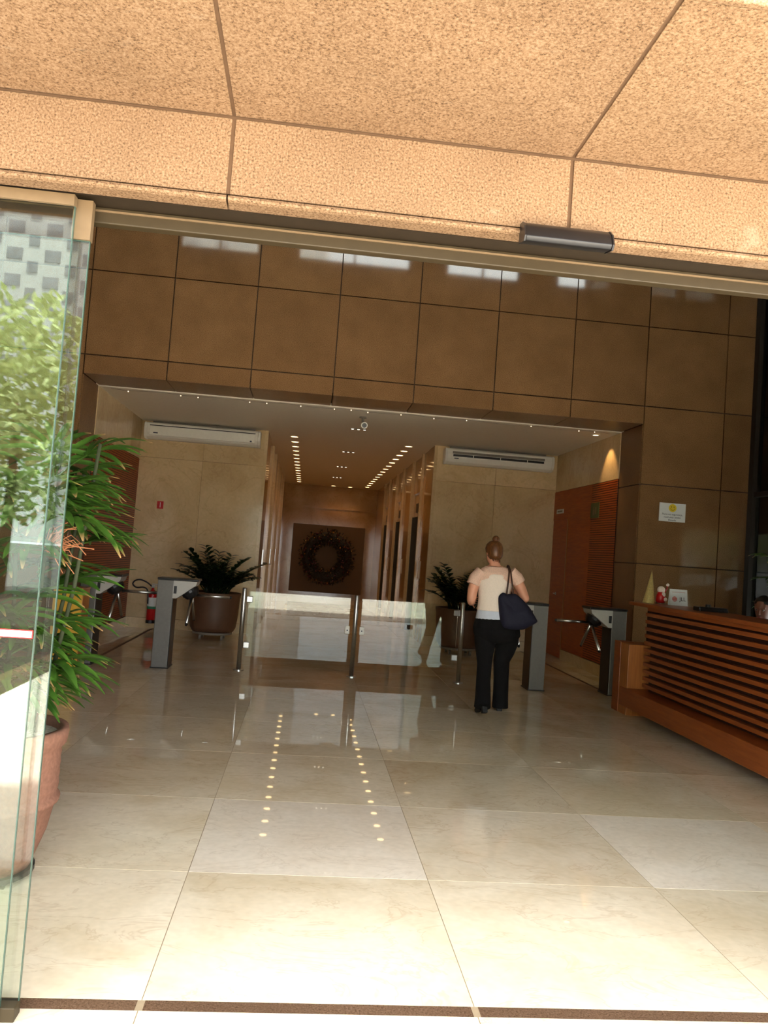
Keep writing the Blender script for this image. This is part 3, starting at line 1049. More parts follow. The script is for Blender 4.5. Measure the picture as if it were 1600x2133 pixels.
# ---- glass gates with posts
def post(x, y, label):
    o = empty('steel_post', (x, y, 0))
    tag(o, label, 'post', 'steel posts of the glass gates')
    MB().lathe([(0.026, 0.0), (0.026, 0.925), (0.022, 0.935), (0.002, 0.938)], 20).build('tube', 'steel', o, True)
    MB().lathe([(0.06, 0.0), (0.06, 0.01), (0.03, 0.016)], 24).build('floor_flange', 'steel', o)
    return o
YG = 9.3
post(-0.655, YG, 'left polished steel post carrying the hinged glass gate')
post(0.635, YG, 'middle polished steel post between the two glass gates')
post(1.885, YG, 'right polished steel post beside the walking woman')
for nm, a, b, hx, lx in (('left', -0.60, 0.565, -0.625, 0.565), ('right', 0.70, 1.83, 1.855, 0.70)):
    o = empty('glass_gate', ((a + b) / 2, YG, 0))
    cx = (a + b) / 2
    tag(o, '%s low clear glass gate leaf between steel posts' % nm, 'gate', 'glass gate leaves')
    box('glass_leaf', 'glass_gate', a - cx, b - cx, -0.005, 0.005, 0.165, 0.90, o)
    for z in (0.81, 0.29):
        p, q = sorted((hx - cx + (0.0 if nm == 'left' else 0), (hx + (0.07 if nm == 'left' else -0.07)) - cx))
        box('hinge_clamp', 'steel', p, q, -0.016, 0.016, z - 0.035, z + 0.035, o, 0.006)
    p, q = sorted((lx - cx + (0.012 if nm == 'left' else -0.012), lx + (-0.045 if nm == 'left' else 0.045) - cx))
    box('lock_patch', 'white_plastic', p, q, -0.014, 0.014, 0.485, 0.58, o, 0.008)
    MB().tube([((p + q) / 2, -0.014, 0.53), ((p + q) / 2, -0.017, 0.53)], 0.008, 12).build('keyhole', 'ink', o)

# ---- plants
def blade(mb, base, d, upv, L, w, droop, n=6, tipv=0.0, fold=0.25):
    """a folded drooping leaflet"""
    d = d.normalized()
    side = d.cross(upv).normalized()
    p = base.copy()
    rows = []
    dd = d.copy()
    for k in range(n + 1):
        t = k / n
        ww = w * (sin(pi * min(1, t * 0.9 + 0.07)) ** 0.6) * (1.0 if t < 0.85 else 0.75)
        nrm = side.cross(dd).normalized()
        rows.append((p - side * ww / 2 + nrm * ww * fold, p.copy(), p + side * ww / 2 + nrm * ww * fold, t))
        p = p + dd * (L / n)
        dd = (dd + Vector((0, 0, -droop / n))).normalized()
    b = len(mb.v)
    for r in rows:
        for q in r[:3]:
            mb.v.append(q)
            mb.tip[len(mb.v) - 1] = 1.0 if (tipv > 0 and r[3] >= 1 - tipv) else 0.0
    for k in range(n):
        i = b + 3 * k
        mb.f.append((i, i + 1, i + 4, i + 3))
        mb.f.append((i + 1, i + 2, i + 5, i + 4))


def palm_leaf(rg, base, az, el, pet, nl, L, w, droop):
    mb = MB()
    d = Vector((cos(az) * cos(el), sin(az) * cos(el), sin(el)))
    up_ = Vector((0, 0, 1))
    e = base + d * pet
    pts = [base, base + d * pet * 0.5 + Vector((0, 0, pet * 0.05)), e]
    mb.tube(pts, [0.006, 0.005, 0.004], 6)
    for i in range(len(mb.v)):
        mb.tip[i] = 0.0
    side = d.cross(up_).normalized()
    nrm = side.cross(d).normalized()
    for k in range(nl):
        a = (k / (nl - 1) - 0.5) * radians(155) + rg.uniform(-0.06, 0.06)
        dl = (d * cos(a) + side * sin(a) + nrm * rg.uniform(-0.08, 0.12)).normalized()
        ln = L * (1.0 - 0.22 * abs(a) / 1.35) * rg.uniform(0.88, 1.08)
        blade(mb, e, dl, nrm, ln, w * rg.uniform(0.85, 1.15), droop * rg.uniform(0.7, 1.3), 6, 0.10 if rg.random() < 0.4 else 0.0)
    return mb


def rhapis(X, Y, label, seed, leaves, pot=True, canes=6, zrim=0.62):
    rg = random.Random(seed)
    o = empty('potted_palm', (X, Y, 0))
    tag(o, label, 'potted plant')
    prof = [(0.17, 0.05), (0.185, 0.09), (0.225, 0.20), (0.245, 0.30)]
    mb = MB()
    mb.lathe([(0.16, 0.05)] + prof + [(0.262, 0.315), (0.265, 0.33), (0.25, 0.345)] + [(0.252 + 0.004 * (k % 2), 0.36 + k * 0.022) for k in range(9)] + [(0.272, 0.555), (0.278, 0.60), (0.274, zrim), (0.245, zrim), (0.24, zrim - 0.05)], 48, caps=True)
    mb.build('pot', 'terracotta', o, True)
    MB().lathe([(0.19, 0.03), (0.19, 0.05), (0.05, 0.055)], 32).build('trolley', 'black', o)
    for k in range(4):
        a = pi / 4 + k * pi / 2
        MB().tube([(0.15 * cos(a) - 0.012, 0.15 * sin(a), 0.018), (0.15 * cos(a) + 0.012, 0.15 * sin(a), 0.018)], 0.018, 12).build('caster', 'black', o)
    MB().lathe([(0.242, zrim - 0.035), (0.001, zrim - 0.02)], 32).build('soil', 'gravel', o)
    cn = []
    for k in range(canes):
        a = rg.uniform(0, 2 * pi)
        r0 = rg.uniform(0.03, 0.15)
        p0 = Vector((r0 * cos(a), r0 * sin(a), zrim - 0.03))
        top = Vector((r0 * 2.0 * cos(a), r0 * 2.0 * sin(a), rg.uniform(1.35, 1.85)))
        cn.append((p0, top))
        m_ = (p0 + top) / 2 + Vector((0.02, 0.01, 0))
        MB().tube([p0, m_, top], [0.010, 0.009, 0.008], 8).build('cane', 'cane', o, True)
    for (az, z, el, pet, L) in leaves(rg):
        p0, top = min(cn, key=lambda c: (Vector((cos(az), sin(az), 0)) * 0.08 - c[1].xy.to_3d()).length + rg.uniform(0, 0.05))
        t = max(0.0, min(1.0, (z - p0.z) / (top.z - p0.z)))
        b = p0.lerp(top, t)
        b.z = min(z, top.z)
        palm_leaf(rg, b, az, el, pet, rg.choice((6, 7, 8)), L, 0.032, rg.uniform(0.6, 1.1)).build('leaf', 'palm', o, True)
    return o


def leaves_main(rg):
    out = []
    for k in range(70):
        z = rg.uniform(0.76, 1.85)
        az = rg.uniform(-2.3, 2.0)
        if 0.98 < z < 1.40 and abs(az) < 1.1 and rg.random() < 0.8:
            continue
        el = rg.uniform(-0.15, 0.55) if z < 1.6 else rg.uniform(0.2, 0.9)
        out.append((az, z, el, rg.uniform(0.10, 0.24), rg.uniform(0.24, 0.36)))
    for k in range(12):
        out.append((rg.uniform(-2.0, 2.0), rg.uniform(0.72, 0.95), rg.uniform(-0.1, 0.4), rg.uniform(0.1, 0.2), 0.3))
    return out


palm = rhapis(-1.21, 3.5, 'tall leafy palm in a terracotta pot just inside the glass door', 11, leaves_main)
# dry flower stalks
dr = MB()
rg = random.Random(5)
for k in range(26):
    a = Vector((0.12, -0.02, 1.36))
    b = a + Vector((rg.uniform(0.02, 0.12), rg.uniform(-0.05, 0.05), rg.uniform(-0.02, 0.12)))
    c = b + Vector((rg.uniform(0.0, 0.08), rg.uniform(-0.05, 0.05), rg.uniform(-0.1, 0.04)))
    dr.tube([a, b, c], 0.0022, 4)
dr.build('dry_flower_stalk', 'dry', palm)


def leaves_side(rg):
    return [(rg.uniform(0, 6.28), rg.uniform(0.9, 1.65), rg.uniform(-0.1, 0.6), rg.uniform(0.06, 0.14), rg.uniform(0.18, 0.26)) for k in range(22)]


rhapis(5.30, 8.35, 'palm at the far right edge behind the receptionist', 21, leaves_side)


def zz_plant(X, Y, label, seed):
    rg = random.Random(seed)
    o = empty('potted_zz_plant', (X, Y, 0))
    tag(o, label, 'potted plant', 'potted plants before the marble walls')
    MB().lathe([(0.24, 0.11), (0.30, 0.12), (0.335, 0.18), (0.35, 0.30), (0.36, 0.45), (0.368, 0.60), (0.38, 0.66), (0.38, 0.69), (0.35, 0.69), (0.345, 0.64)], 40).build('pot', 'pot_brown', o, True)
    MB().lathe([(0.346, 0.655), (0.001, 0.665)], 30).build('soil', 'soil', o)
    MB().lathe([(0.29, 0.08), (0.29, 0.11), (0.05, 0.11)], 32).build('trolley', 'grey_plastic', o)
    for k in range(4):
        a = pi / 4 + k * pi / 2
        MB().tube([(0.22 * cos(a) - 0.015, 0.22 * sin(a), 0.04), (0.22 * cos(a) + 0.015, 0.22 * sin(a), 0.04)], 0.04, 14).build('caster', 'grey_plastic', o)
    for k in range(46):
        az = rg.uniform(0, 2 * pi)
        L = rg.uniform(0.35, 0.78)
        el = rg.uniform(0.9, 1.5)
        if k < 8:
            el = rg.uniform(0.75, 1.0)
            L = rg.uniform(0.55, 0.7)
        mb = MB()
        d = Vector((cos(az) * cos(el), sin(az) * cos(el), sin(el)))
        p = Vector((0.2 * rg.random() * cos(az), 0.2 * rg.random() * sin(az), 0.65))
        pts = []
        n = 11
        for i in range(n + 1):
            pts.append(p.copy())
            p = p + d * (L / n)
            d = (d + Vector((cos(az) * 0.045, sin(az) * 0.045, -0.05))).normalized()
        mb.tube(pts, [0.011 * (1 - 0.7 * i / n) for i in range(n + 1)], 5)
        for i in range(len(mb.v)):
            mb.tip[i] = 0.0
        for i in range(3, n + 1, 1):
            t = (pts[i] - pts[i - 1]).normalized()
            side = t.cross(Vector((0, 0, 1)))
            side = side.normalized() if side.length > 0.05 else Vector((1, 0, 0))
            for s in (-1, 1):
                dl = (side * s * 0.85 + t * 0.6 + Vector((0, 0, rg.uniform(-0.1, 0.35))))
                blade(mb, pts[i], dl, Vector((0, 0, 1)), rg.uniform(0.10, 0.14), 0.075, 0.5, 3, 0, 0.12)
        mb.build('frond', 'zz', o, True)
    return o


zz_plant(-1.28, 12.12, 'dark leafy plant in a round brown pot before the left marble wall', 31)
zz_plant(2.42, 12.12, 'dark leafy plant in a round brown pot behind the right steel post', 37)

# ---- motion sensor over the door
o = empty('door_sensor', (0.722, YF - 0.01, 2.405))
tag(o, 'black motion sensor bar fixed under the granite lintel', 'sensor')
MB().prism([(0.0, 0.09), (-0.03, 0.085), (-0.055, 0.065), (-0.07, 0.03), (-0.06, 0.018), (0.0, 0.03)], -0.135, 0.135, 'x').build('housing', 'black', o, True, 0.003)
for s in (-1, 1):
    a, b = sorted((s * 0.135, s * 0.14))
    MB().prism([(0.0, 0.092), (-0.032, 0.087), (-0.057, 0.066), (-0.072, 0.03), (-0.061, 0.016), (0.0, 0.028)], a, b, 'x').build('end_cap', 'black_cap', o)

# ---- reception desk
desk = empty('reception_desk', (3.45, 6.3, 0))
tag(desk, 'long slatted wooden reception desk along the right side', 'reception desk')
def kb(name, mat, x0, x1, y0, y1, z0, z1, bevel=0.0, parent=None):
    return box(name, mat, x0 - 3.45, x1 - 3.45, y0 - 6.3, y1 - 6.3, z0, z1, parent or desk, bevel)
DY0, DY1 = 4.4, 7.78
kb('core', 'wood_dark', 3.50, 3.62, DY0, DY1 - 0.02, 0.10, 1.09)
kb('kick', 'wood_dark', 3.52, 3.75, DY0, 8.15, 0.0, 0.11)
kb('plinth', 'wood_desk', 3.30, 3.62, DY0, 8.0, 0.085, 0.27, 0.006)
kb('end_block', 'wood_desk_light', 3.32, 3.62, 7.86, 8.22, 0.0, 0.71, 0.005)
kb('end_block_face', 'wood_desk', 3.315, 3.46, 8.06, 8.225, 0.0, 0.715, 0.004)
nsl = 11
for k in range(nsl):
    z = 0.305 + k * 0.0705
    kb('slat', 'wood_desk', 3.44, 3.50, DY0, DY1, z, z + 0.036, 0.004)
kb('front_rail', 'wood_desk', 3.435, 3.52, DY0, DY1 - 0.05, 1.065, 1.10, 0.003)
kb('counter_top', 'wood_desk', 3.40, 3.86, DY0, 8.12, 1.10, 1.135, 0.006)
kb('top_support', 'wood_dark', 3.6, 3.66, 7.9, 8.1, 0.7, 1.10)
kb('work_surface', 'wood_desk', 3.62, 4.25, DY0, 7.7, 0.70, 0.74, 0.004)
kb('work_leg', 'wood_dark', 4.15, 4.2, 7.6, 7.68, 0.0, 0.70)
kb('work_leg', 'wood_dark', 4.15, 4.2, DY0, DY0 + 0.08, 0.0, 0.70)

ZT = 1.135
o = empty('gold_cone_tree', (3.53, 7.93, ZT))
tag(o, 'slim gold glitter cone tree at the end of the desk', 'decoration')
MB().lathe([(0.062, 0.0), (0.060, 0.01), (0.002, 0.335)], 28).build('cone', 'gold', o, True)
o.rotation_euler = (0, radians(3), 0)
o = empty('festive_figurine', (3.655, 7.93, ZT))
tag(o, 'small red and white festive figurine beside the gold cone', 'figurine')
fgm = MB()
fgm.lathe([(0.035, 0.01), (0.05, 0.03), (0.045, 0.09), (0.03, 0.125)], 20)
fgm.build('red_coat', 'red', o, True)
MB().lathe([(0.05, 0.0), (0.05, 0.012)], 20).build('base', 'beige_metal', o)
fgm = MB()
fgm.ball((0, 0, 0.145), 0.04, 0.038, 0.038)
fgm.ball((0.012, -0.035, 0.10), 0.02, 0.015, 0.026)
fgm.ball((0.03, -0.045, 0.05), 0.018, 0.014, 0.02)
fgm.build('white_trim', 'tank', o, True)
MB().tube([(0.035, 0, 0.11), (0.06, 0, 0.16), (0.065, 0, 0.19)], 0.006, 8).build('raised_arm', 'red', o, True)
MB().ball((0.068, 0, 0.20), 0.016).build('white_ball', 'tank', o, True)
o = empty('desk_sign', (3.80, 7.82, ZT))
tag(o, 'white tent card with round logo on the desk', 'sign')
rotc = Matrix.Rotation(radians(-10), 3, 'X')
MB().box(-0.092, 0.092, -0.003, 0.003, 0.0, 0.165, Matrix.Rotation(radians(-10), 3, 'X'), (0, 0, 0)).build('card', 'sign_white', o)
MB().box(-0.092, 0.092, 0.055, 0.06, 0.0, 0.165, Matrix.Rotation(radians(10), 3, 'X'), (0, 0.055, 0)).build('card_back', 'sign_white', o)
ca = lambda x, z, e: tuple(Matrix.Rotation(radians(-10), 3, 'X') @ Vector((x, -0.0035 - e, z)))
MB().tube([ca(-0.045, 0.065, 0.0), ca(-0.045, 0.065, 0.001)], 0.026, 24).build('round_logo', 'logo_red', o)
lg = MB()
for q in (-0.015, 0.0, 0.015):
    h = sqrt(0.026 ** 2 - q ** 2) - 0.003
    pp = [ca(-0.045 - h, 0.065 + q, 0.0012), ca(-0.045 + h, 0.065 + q, 0.0012)]
    lg.tube(pp, 0.0016, 4)
lg.build('logo_lines', 'sign_white', o)
text('lettering', 'JLL', 0.055, 'ink_black', o, ca(0.04, 0.065, 0.001), (radians(80), 0, 0))
MB().tube([ca(-0.07, 0.135, 0.0005), ca(0.07, 0.135, 0.0005)], 0.0015, 4).build('rule', 'logo_red', o)
o = empty('counter_device', (3.70, 7.0, ZT))
tag(o, 'low black device with a small knob lying on the desk counter', 'device')
box('case', 'black', -0.135, 0.135, -0.06, 0.06, 0.0, 0.038, o, 0.006)
box('front_lip', 'black_cap', -0.135, 0.135, -0.075, -0.06, 0.0, 0.02, o, 0.004)
MB().tube([(-0.02, 0, 0.038), (-0.02, 0, 0.062)], [0.026, 0.022], 18).build('knob', 'black', o)

# ================================================================== PEOPLE
def finger(mb, base, d, bend_axis, L, r, curl):
    p = base.copy()
    dd = d.normalized()
    pts = [p.copy()]
    for k in range(3):
        p = p + dd * L * (0.45, 0.32, 0.23)[k]
        pts.append(p.copy())
        dd = Matrix.Rotation(curl, 3, bend_axis) @ dd
    mb.tube(pts, [r, r * 0.95, r * 0.88, r * 0.7], 8)
    mb.ball(pts[-1], r * 0.7, n=8, m=6)


def hand(mb, wrist, d, palm_n, right=True, curl=0.5, s=1.0):
    """d: wrist->fingers, palm_n: direction the palm faces"""
    d = d.normalized()
    palm_n = (palm_n - d * palm_n.dot(d)).normalized()
    side = d.cross(palm_n).normalized()
    pl = 0.09 * s
    rows = []
    for t, w, h in ((0, 0.026, 0.02), (0.35, 0.036, 0.016), (0.8, 0.041, 0.013), (1.0, 0.038, 0.010)):
        c = wrist + d * pl * t
        rows.append([c + side * w * s * cos(2 * pi * k / 14) + palm_n * h * s * sin(2 * pi * k / 14) for k in range(14)])
    mb.rings(rows)
    ax = d.cross(palm_n)
    for k, L in enumerate((0.068, 0.078, 0.073, 0.058)):
        b = wrist + d * pl * 0.96 + side * s * (0.028 - 0.0187 * k)
        finger(mb, b, d + side * (0.10 - 0.07 * k), ax, L * s, 0.0085 * s, curl)
    tb = wrist + d * pl * 0.3 + side * 0.03 * s
    finger(mb, tb, d * 0.7 + side * 0.6 + palm_n * 0.35, ax, 0.06 * s, 0.0095 * s, curl * 0.5)


def head_mesh(mb, c, yaw, s=1.0, tilt=0.0):
    """face looks along +y turned by yaw; c is the head centre"""
    rot = Matrix.Rotation(yaw, 3, 'Z') @ Matrix.Rotation(tilt, 3, 'X')
    sub = MB()
    rows = []
    for (y, z, rx, ry) in ((0.035, -0.115, 0.030, 0.030), (0.028, -0.10, 0.048, 0.055), (0.018, -0.07, 0.058, 0.075), (0.008, -0.03, 0.068, 0.088), (0.0, 0.01, 0.074, 0.096), (-0.004, 0.05, 0.075, 0.098), (-0.006, 0.085, 0.062, 0.082), (-0.006, 0.107, 0.036, 0.05), (-0.006, 0.115, 0.01, 0.014)):
        rows.append((0, y, z, rx, ry))
    sub.loft(rows, 22)
    # nose, brow, lips, chin, ears
    sub.tube([(0, 0.098, 0.012), (0, 0.112, -0.012), (0, 0.118, -0.03), (0, 0.095, -0.037)], [0.008, 0.010, 0.014, 0.008], 10)
    sub.tube([(-0.05, 0.078, 0.025), (0, 0.096, 0.027), (0.05, 0.078, 0.025)], 0.011, 8)
    sub.tube([(-0.022, 0.088, -0.062), (0, 0.097, -0.060), (0.022, 0.088, -0.062)], [0.005, 0.008, 0.005], 8)
    sub.tube([(-0.018, 0.085, -0.073), (0, 0.093, -0.073), (0.018, 0.085, -0.073)], [0.005, 0.008, 0.005], 8)
    sub.ball((0, 0.075, -0.098), 0.022, 0.018, 0.016)
    for q in (-1, 1):
        sub.ball((q * 0.077, -0.008, -0.008), 0.009, 0.018, 0.03, 10, 8)
    for v in sub.v:
        v[:] = rot @ (v * s) + c
    mb.add(sub.v, sub.f)
    return rot


def face_parts(parent, c, rot, s=1.0):
    for q in (-1, 1):
        e = MB().ball((0, 0, 0), 0.012 * s, n=12, m=8)
        p = rot @ (Vector((q * 0.03, 0.079, 0.004)) * s) + c
        ey = e.build('eye', 'eye', parent, True, 0, p)
        ii = MB().ball((0, 0, 0), 0.006 * s, n=10, m=6)
        ii.build('iris', 'iris', ey, True, 0, rot @ Vector((0, 0.0085 * s, 0)))
    lp = MB()
    pts = [rot @ (Vector(v) * s) + c for v in ((-0.022, 0.092, -0.067), (0, 0.1035, -0.066), (0.022, 0.092, -0.067))]
    lp.tube(pts, [0.003, 0.0065, 0.003], 8)
    lp.build('lips', 'lip', parent, True)


# ---- woman walking away
WX, WY = 1.87, 7.72
wom = empty('person', (WX, WY, 0))
tag(wom, 'woman seen from behind in pale top and black trousers with navy tote', 'person')
body = MB()
# torso
body.loft([(0.04, 0, 0.74, 0.19, 0.12), (0.035, 0, 0.82, 0.20, 0.13), (0.015, 0.0, 0.93, 0.165, 0.115), (0.0, 0.0, 1.05, 0.14, 0.10), (-0.005, 0.0, 1.16, 0.15, 0.108), (-0.005, 0.0, 1.26, 0.165, 0.11), (0.0, -0.005, 1.33, 0.17, 0.095), (0.0, -0.005, 1.375, 0.125, 0.07), (-0.01, 0.0, 1.405, 0.07, 0.055)], 24)
# neck
body.tube([(-0.012, -0.005, 1.36), (-0.018, 0.005, 1.43), (-0.026, 0.02, 1.50)], [0.062, 0.052, 0.052], 18)
HC = Vector((-0.030, 0.025, 1.535))
HROT = head_mesh(body, HC, radians(14), 0.94, radians(-8))
# arms
LA = [(-0.155, 0.0, 1.33), (-0.195, -0.005, 1.27), (-0.222, -0.015, 1.16), (-0.232, -0.02, 1.06)]
body.tube(LA, [0.058, 0.056, 0.051, 0.044], 16)
body.ball(LA[-1], 0.043)
LF = [(-0.232, -0.02, 1.055), (-0.205, 0.09, 1.03), (-0.165, 0.215, 1.035)]
body.tube(LF, [0.043, 0.038, 0.027], 14)
hand(body, Vector(LF[-1]), Vector((0.35, 0.93, 0.05)), Vector((0.75, -0.3, -0.2)), False, 0.55)
RA = [(0.16, 0.0, 1.345), (0.205, -0.005, 1.285), (0.262, -0.01, 1.19), (0.302, -0.01, 1.105)]
body.tube(RA, [0.058, 0.056, 0.050, 0.044], 16)
body.ball(RA[-1], 0.043)
RF = [(0.302, -0.01, 1.10), (0.275, 0.10, 1.12), (0.215, 0.20, 1.17)]
body.tube(RF, [0.043, 0.038, 0.027], 14)
hand(body, Vector(RF[-1]), Vector((-0.55, 0.6, 0.45)), Vector((-0.5, -0.6, -0.1)), True, 0.75)
# legs (inside the trousers)
LLEG = [(-0.07, 0.0, 0.80), (-0.08, -0.02, 0.64), (-0.082, -0.075, 0.46), (-0.105, -0.20, 0.27), (-0.122, -0.31, 0.12)]
RLEG = [(0.14, 0.0, 0.80), (0.146, 0.02, 0.64), (0.122, 0.045, 0.48), (0.134, 0.04, 0.25), (0.136, 0.035, 0.08)]
body.tube(LLEG, [0.085, 0.075, 0.05, 0.045, 0.032], 14)
body.tube(RLEG, [0.085, 0.08, 0.055, 0.045, 0.032], 14)
remesh(body, 'body', 'skin', 0.0055, wom, 5)
face_parts(wom, HC, HROT, 0.94)
# trousers
tr = MB()
tr.loft([(0.020, 0, 0.895, 0.188, 0.132), (0.025, -0.005, 0.86, 0.205, 0.148), (0.036, -0.015, 0.80, 0.232, 0.168), (0.045, -0.015, 0.74, 0.232, 0.165), (0.045, -0.01, 0.69, 0.205, 0.14), (0.045, -0.005, 0.66, 0.17, 0.11)], 26)
tr.tube([(-0.06, -0.005, 0.76), (-0.066, -0.02, 0.65), (-0.072, -0.05, 0.55), (-0.074, -0.08, 0.455), (-0.094, -0.165, 0.30), (-0.112, -0.265, 0.17), (-0.122, -0.315, 0.085)], [0.118, 0.104, 0.084, 0.071, 0.069, 0.074, 0.079], 20)
tr.tube([(0.14, 0.0, 0.78), (0.155, 0.01, 0.66), (0.142, 0.03, 0.57), (0.122, 0.045, 0.48), (0.13, 0.045, 0.32), (0.134, 0.04, 0.17), (0.136, 0.035, 0.025)], [0.128, 0.113, 0.096, 0.081, 0.074, 0.074, 0.079], 20)
remesh(tr, 'trousers', 'trousers', 0.007, wom, 3)
# tops
pb = MB()
pb.loft([(0.012, 0, 0.872, 0.186, 0.136), (0.008, 0, 0.92, 0.176, 0.128), (0.0, 0, 0.99, 0.158, 0.116)], 28)
remesh(pb, 'undershirt', 'pale_blue', 0.006, wom, 3)
tk = MB()
tk.loft([(0.002, 0, 0.965, 0.168, 0.124), (-0.002, 0, 1.02, 0.158, 0.117), (-0.004, 0, 1.08, 0.154, 0.115), (-0.006, 0, 1.16, 0.162, 0.121), (-0.006, 0, 1.24, 0.172, 0.124), (-0.006, 0.0, 1.30, 0.158, 0.118), (-0.006, 0.0, 1.325, 0.135, 0.112)], 28)
remesh(tk, 'tank_top', 'tank', 0.006, wom, 3)
yk = MB()
yk.loft([(-0.004, 0, 1.22, 0.168, 0.120), (-0.003, -0.002, 1.29, 0.177, 0.115), (0.0, -0.004, 1.335, 0.178, 0.102), (0.0, -0.004, 1.372, 0.145, 0.082), (-0.003, -0.002, 1.395, 0.105, 0.07)], 26)
yk.tube([(-0.14, 0, 1.335), (-0.20, -0.005, 1.27), (-0.226, -0.012, 1.205)], [0.066, 0.067, 0.064], 18)
yk.tube([(0.14, 0, 1.35), (0.208, -0.005, 1.295), (0.240, -0.008, 1.25)], [0.066, 0.067, 0.063], 18)
remesh(yk, 'lace_yoke', 'lace', 0.006, wom, 2)
# hair with bun
hr = MB()
hsub = MB()
hsub.loft([(0, -0.035, -0.075, 0.052, 0.055), (0, -0.028, -0.045, 0.072, 0.078), (0, -0.016, 0.0, 0.084, 0.090), (0, -0.01, 0.04, 0.087, 0.097), (0, -0.008, 0.08, 0.074, 0.086), (0, -0.008, 0.107, 0.048, 0.058), (0, -0.008, 0.12, 0.014, 0.018)], 24)
hsub.ball((0.0, -0.045, 0.128), 0.036, 0.036, 0.034)
hsub.tube([(0.028, -0.045, 0.12), (0.0, -0.018, 0.13), (-0.028, -0.045, 0.125), (0.0, -0.074, 0.12), (0.028, -0.045, 0.12)], 0.013, 8)
for v in hsub.v:
    v[:] = HROT @ (v * 0.98) + HC
hr.add(hsub.v, hsub.f)
for k in range(26):
    a = rg.uniform(pi * 1.1, pi * 1.9)
    p = Vector((0.045 * cos(a), -0.02 + 0.05 * sin(a), -0.07))
    q = p + Vector((rg.uniform(-0.012, 0.012), -0.005, -rg.uniform(0.015, 0.045)))
    hr.tube([HROT @ p + HC, HROT @ ((p + q) / 2 + Vector((0, -0.004, 0))) + HC, HROT @ q + HC], [0.004, 0.003, 0.0015], 4)
hr.build('hair', 'hair', wom, True)
# necklace
nk = MB()
nk.tube([(-0.012 + 0.068 * cos(a), -0.004 + 0.066 * sin(a), 1.396 - 0.012 * (1 - sin(a)) * 0.5 + (0.01 if sin(a) < 0 else -0.02)) for a in [2 * pi * k / 28 for k in range(29)]], 0.0025, 5, False)
nk.ball((-0.016, -0.082, 1.355), 0.007, 0.004, 0.014)
nk.build('necklace', 'strap', wom, True)
# boots
def boot(mb, ankle, heel_up, yaw):
    rows = [(-0.085, 0.030, 0.026, 0.03), (-0.05, 0.034, 0.036, 0.038), (0.0, 0.032, 0.038, 0.034), (0.06, 0.028, 0.042, 0.027), (0.11, 0.022, 0.040, 0.021), (0.15, 0.018, 0.026, 0.015)]
    sub = MB()
    rs = []
    for y, z, rx, rz in rows:
        rs.append([Vector((rx * cos(2 * pi * k / 16), y, max(0.0, z + 0.012 + rz * sin(2 * pi * k / 16)))) for k in range(16)])
    sub.rings(rs)
    sub.tube([(0, -0.045, 0.03), (0, -0.045, 0.13)], [0.036, 0.036], 16)
    rot = Matrix.Rotation(yaw, 3, 'Z') @ Matrix.Rotation(-heel_up, 3, 'X')
    piv = Vector((0, 0.11, 0.0))
    for v in sub.v:
        v[:] = rot @ (v - piv) + piv + ankle
    hl = MB().box(-0.026, 0.026, -0.08, -0.03, -0.045, 0.012)
    if heel_up > 0:
        hl2 = MB().box(-0.026, 0.026, -0.082, -0.032, -0.04, 0.015)
        for v in hl2.v:
            v[:] = rot @ (v - piv) + piv + ankle
        mb.add(hl2.v, hl2.f)
    mb.add(sub.v, sub.f)
bt = MB()
boot(bt, Vector((-0.122, -0.285, 0.0)), radians(26), radians(6))
remesh(bt, 'boot', 'boot', 0.005, wom, 2)
bt = MB()
boot(bt, Vector((0.136, 0.075, 0.0)), radians(6), radians(-4))
remesh(bt, 'boot', 'boot', 0.005, wom, 2)

# tote bag on her right shoulder
bag = empty('tote_bag', (WX, WY - 0.13, 0.8))
tag(bag, 'navy slouchy tote bag hanging from the walking woman\'s right shoulder', 'bag')
k_ = (WY - 0.15) / WY
outl = [(0.036, 1.105), (0.05, 1.125), (0.078, 1.152), (0.09, 1.153), (0.14, 1.138), (0.20, 1.152), (0.222, 1.148), (0.29, 1.095), (0.363, 1.03), (0.41, 0.96), (0.45, 0.90), (0.457, 0.885), (0.45, 0.875), (0.39, 0.835), (0.325, 0.798), (0.305, 0.791), (0.20, 0.783), (0.115, 0.786), (0.10, 0.792), (0.09, 0.805), (0.068, 0.88), (0.05, 1.0)]
outl = [((WX + a) * k_ - WX, CAMH + (b - CAMH) * k_ - 0.8) for a, b in outl]
cxy = (sum(p[0] for p in outl) / len(outl), sum(p[1] for p in outl) / len(outl))
bm_ = MB()
lay = []
for y, f in ((-0.085, 0.45), (-0.075, 0.72), (-0.05, 0.92), (0.0, 1.0), (0.045, 0.92), (0.062, 0.72), (0.068, 0.45)):
    lay.append([Vector((cxy[0] + (p[0] - cxy[0]) * f, y * (1.0 if p[1] < 0.25 else 0.55), cxy[1] + (p[1] - cxy[1]) * f)) for p in outl])
bm_.rings(lay)
bo = bm_.build('bag_body', 'navy', bag, True)
ss = bo.modifiers.new('sub', 'SUBSURF')
ss.levels = 2
ss.render_levels = 2
stp = [(0.118 - 0.002, 0.13, 1.41 - 0.8), (0.112, 0.075, 1.36 - 0.8), (0.098, 0.028, 1.28 - 0.8), (0.082, 0.0, 1.13 - 0.8)]
MB().tube([(0.112, 0.10, 1.412 - 0.8)] + [(p[0], p[1] - 0.02, p[2]) for p in stp[1:]], 0.008, 8, flat=0.6).build('strap', 'strap', bag, True)
MB().tube([(0.116, 0.10, 1.414 - 0.8), (0.128, 0.05, 1.35 - 0.8), (0.132, 0.012, 1.27 - 0.8), (0.15, -0.01, 1.13 - 0.8)], 0.008, 8, flat=0.6).build('strap', 'strap', bag, True)
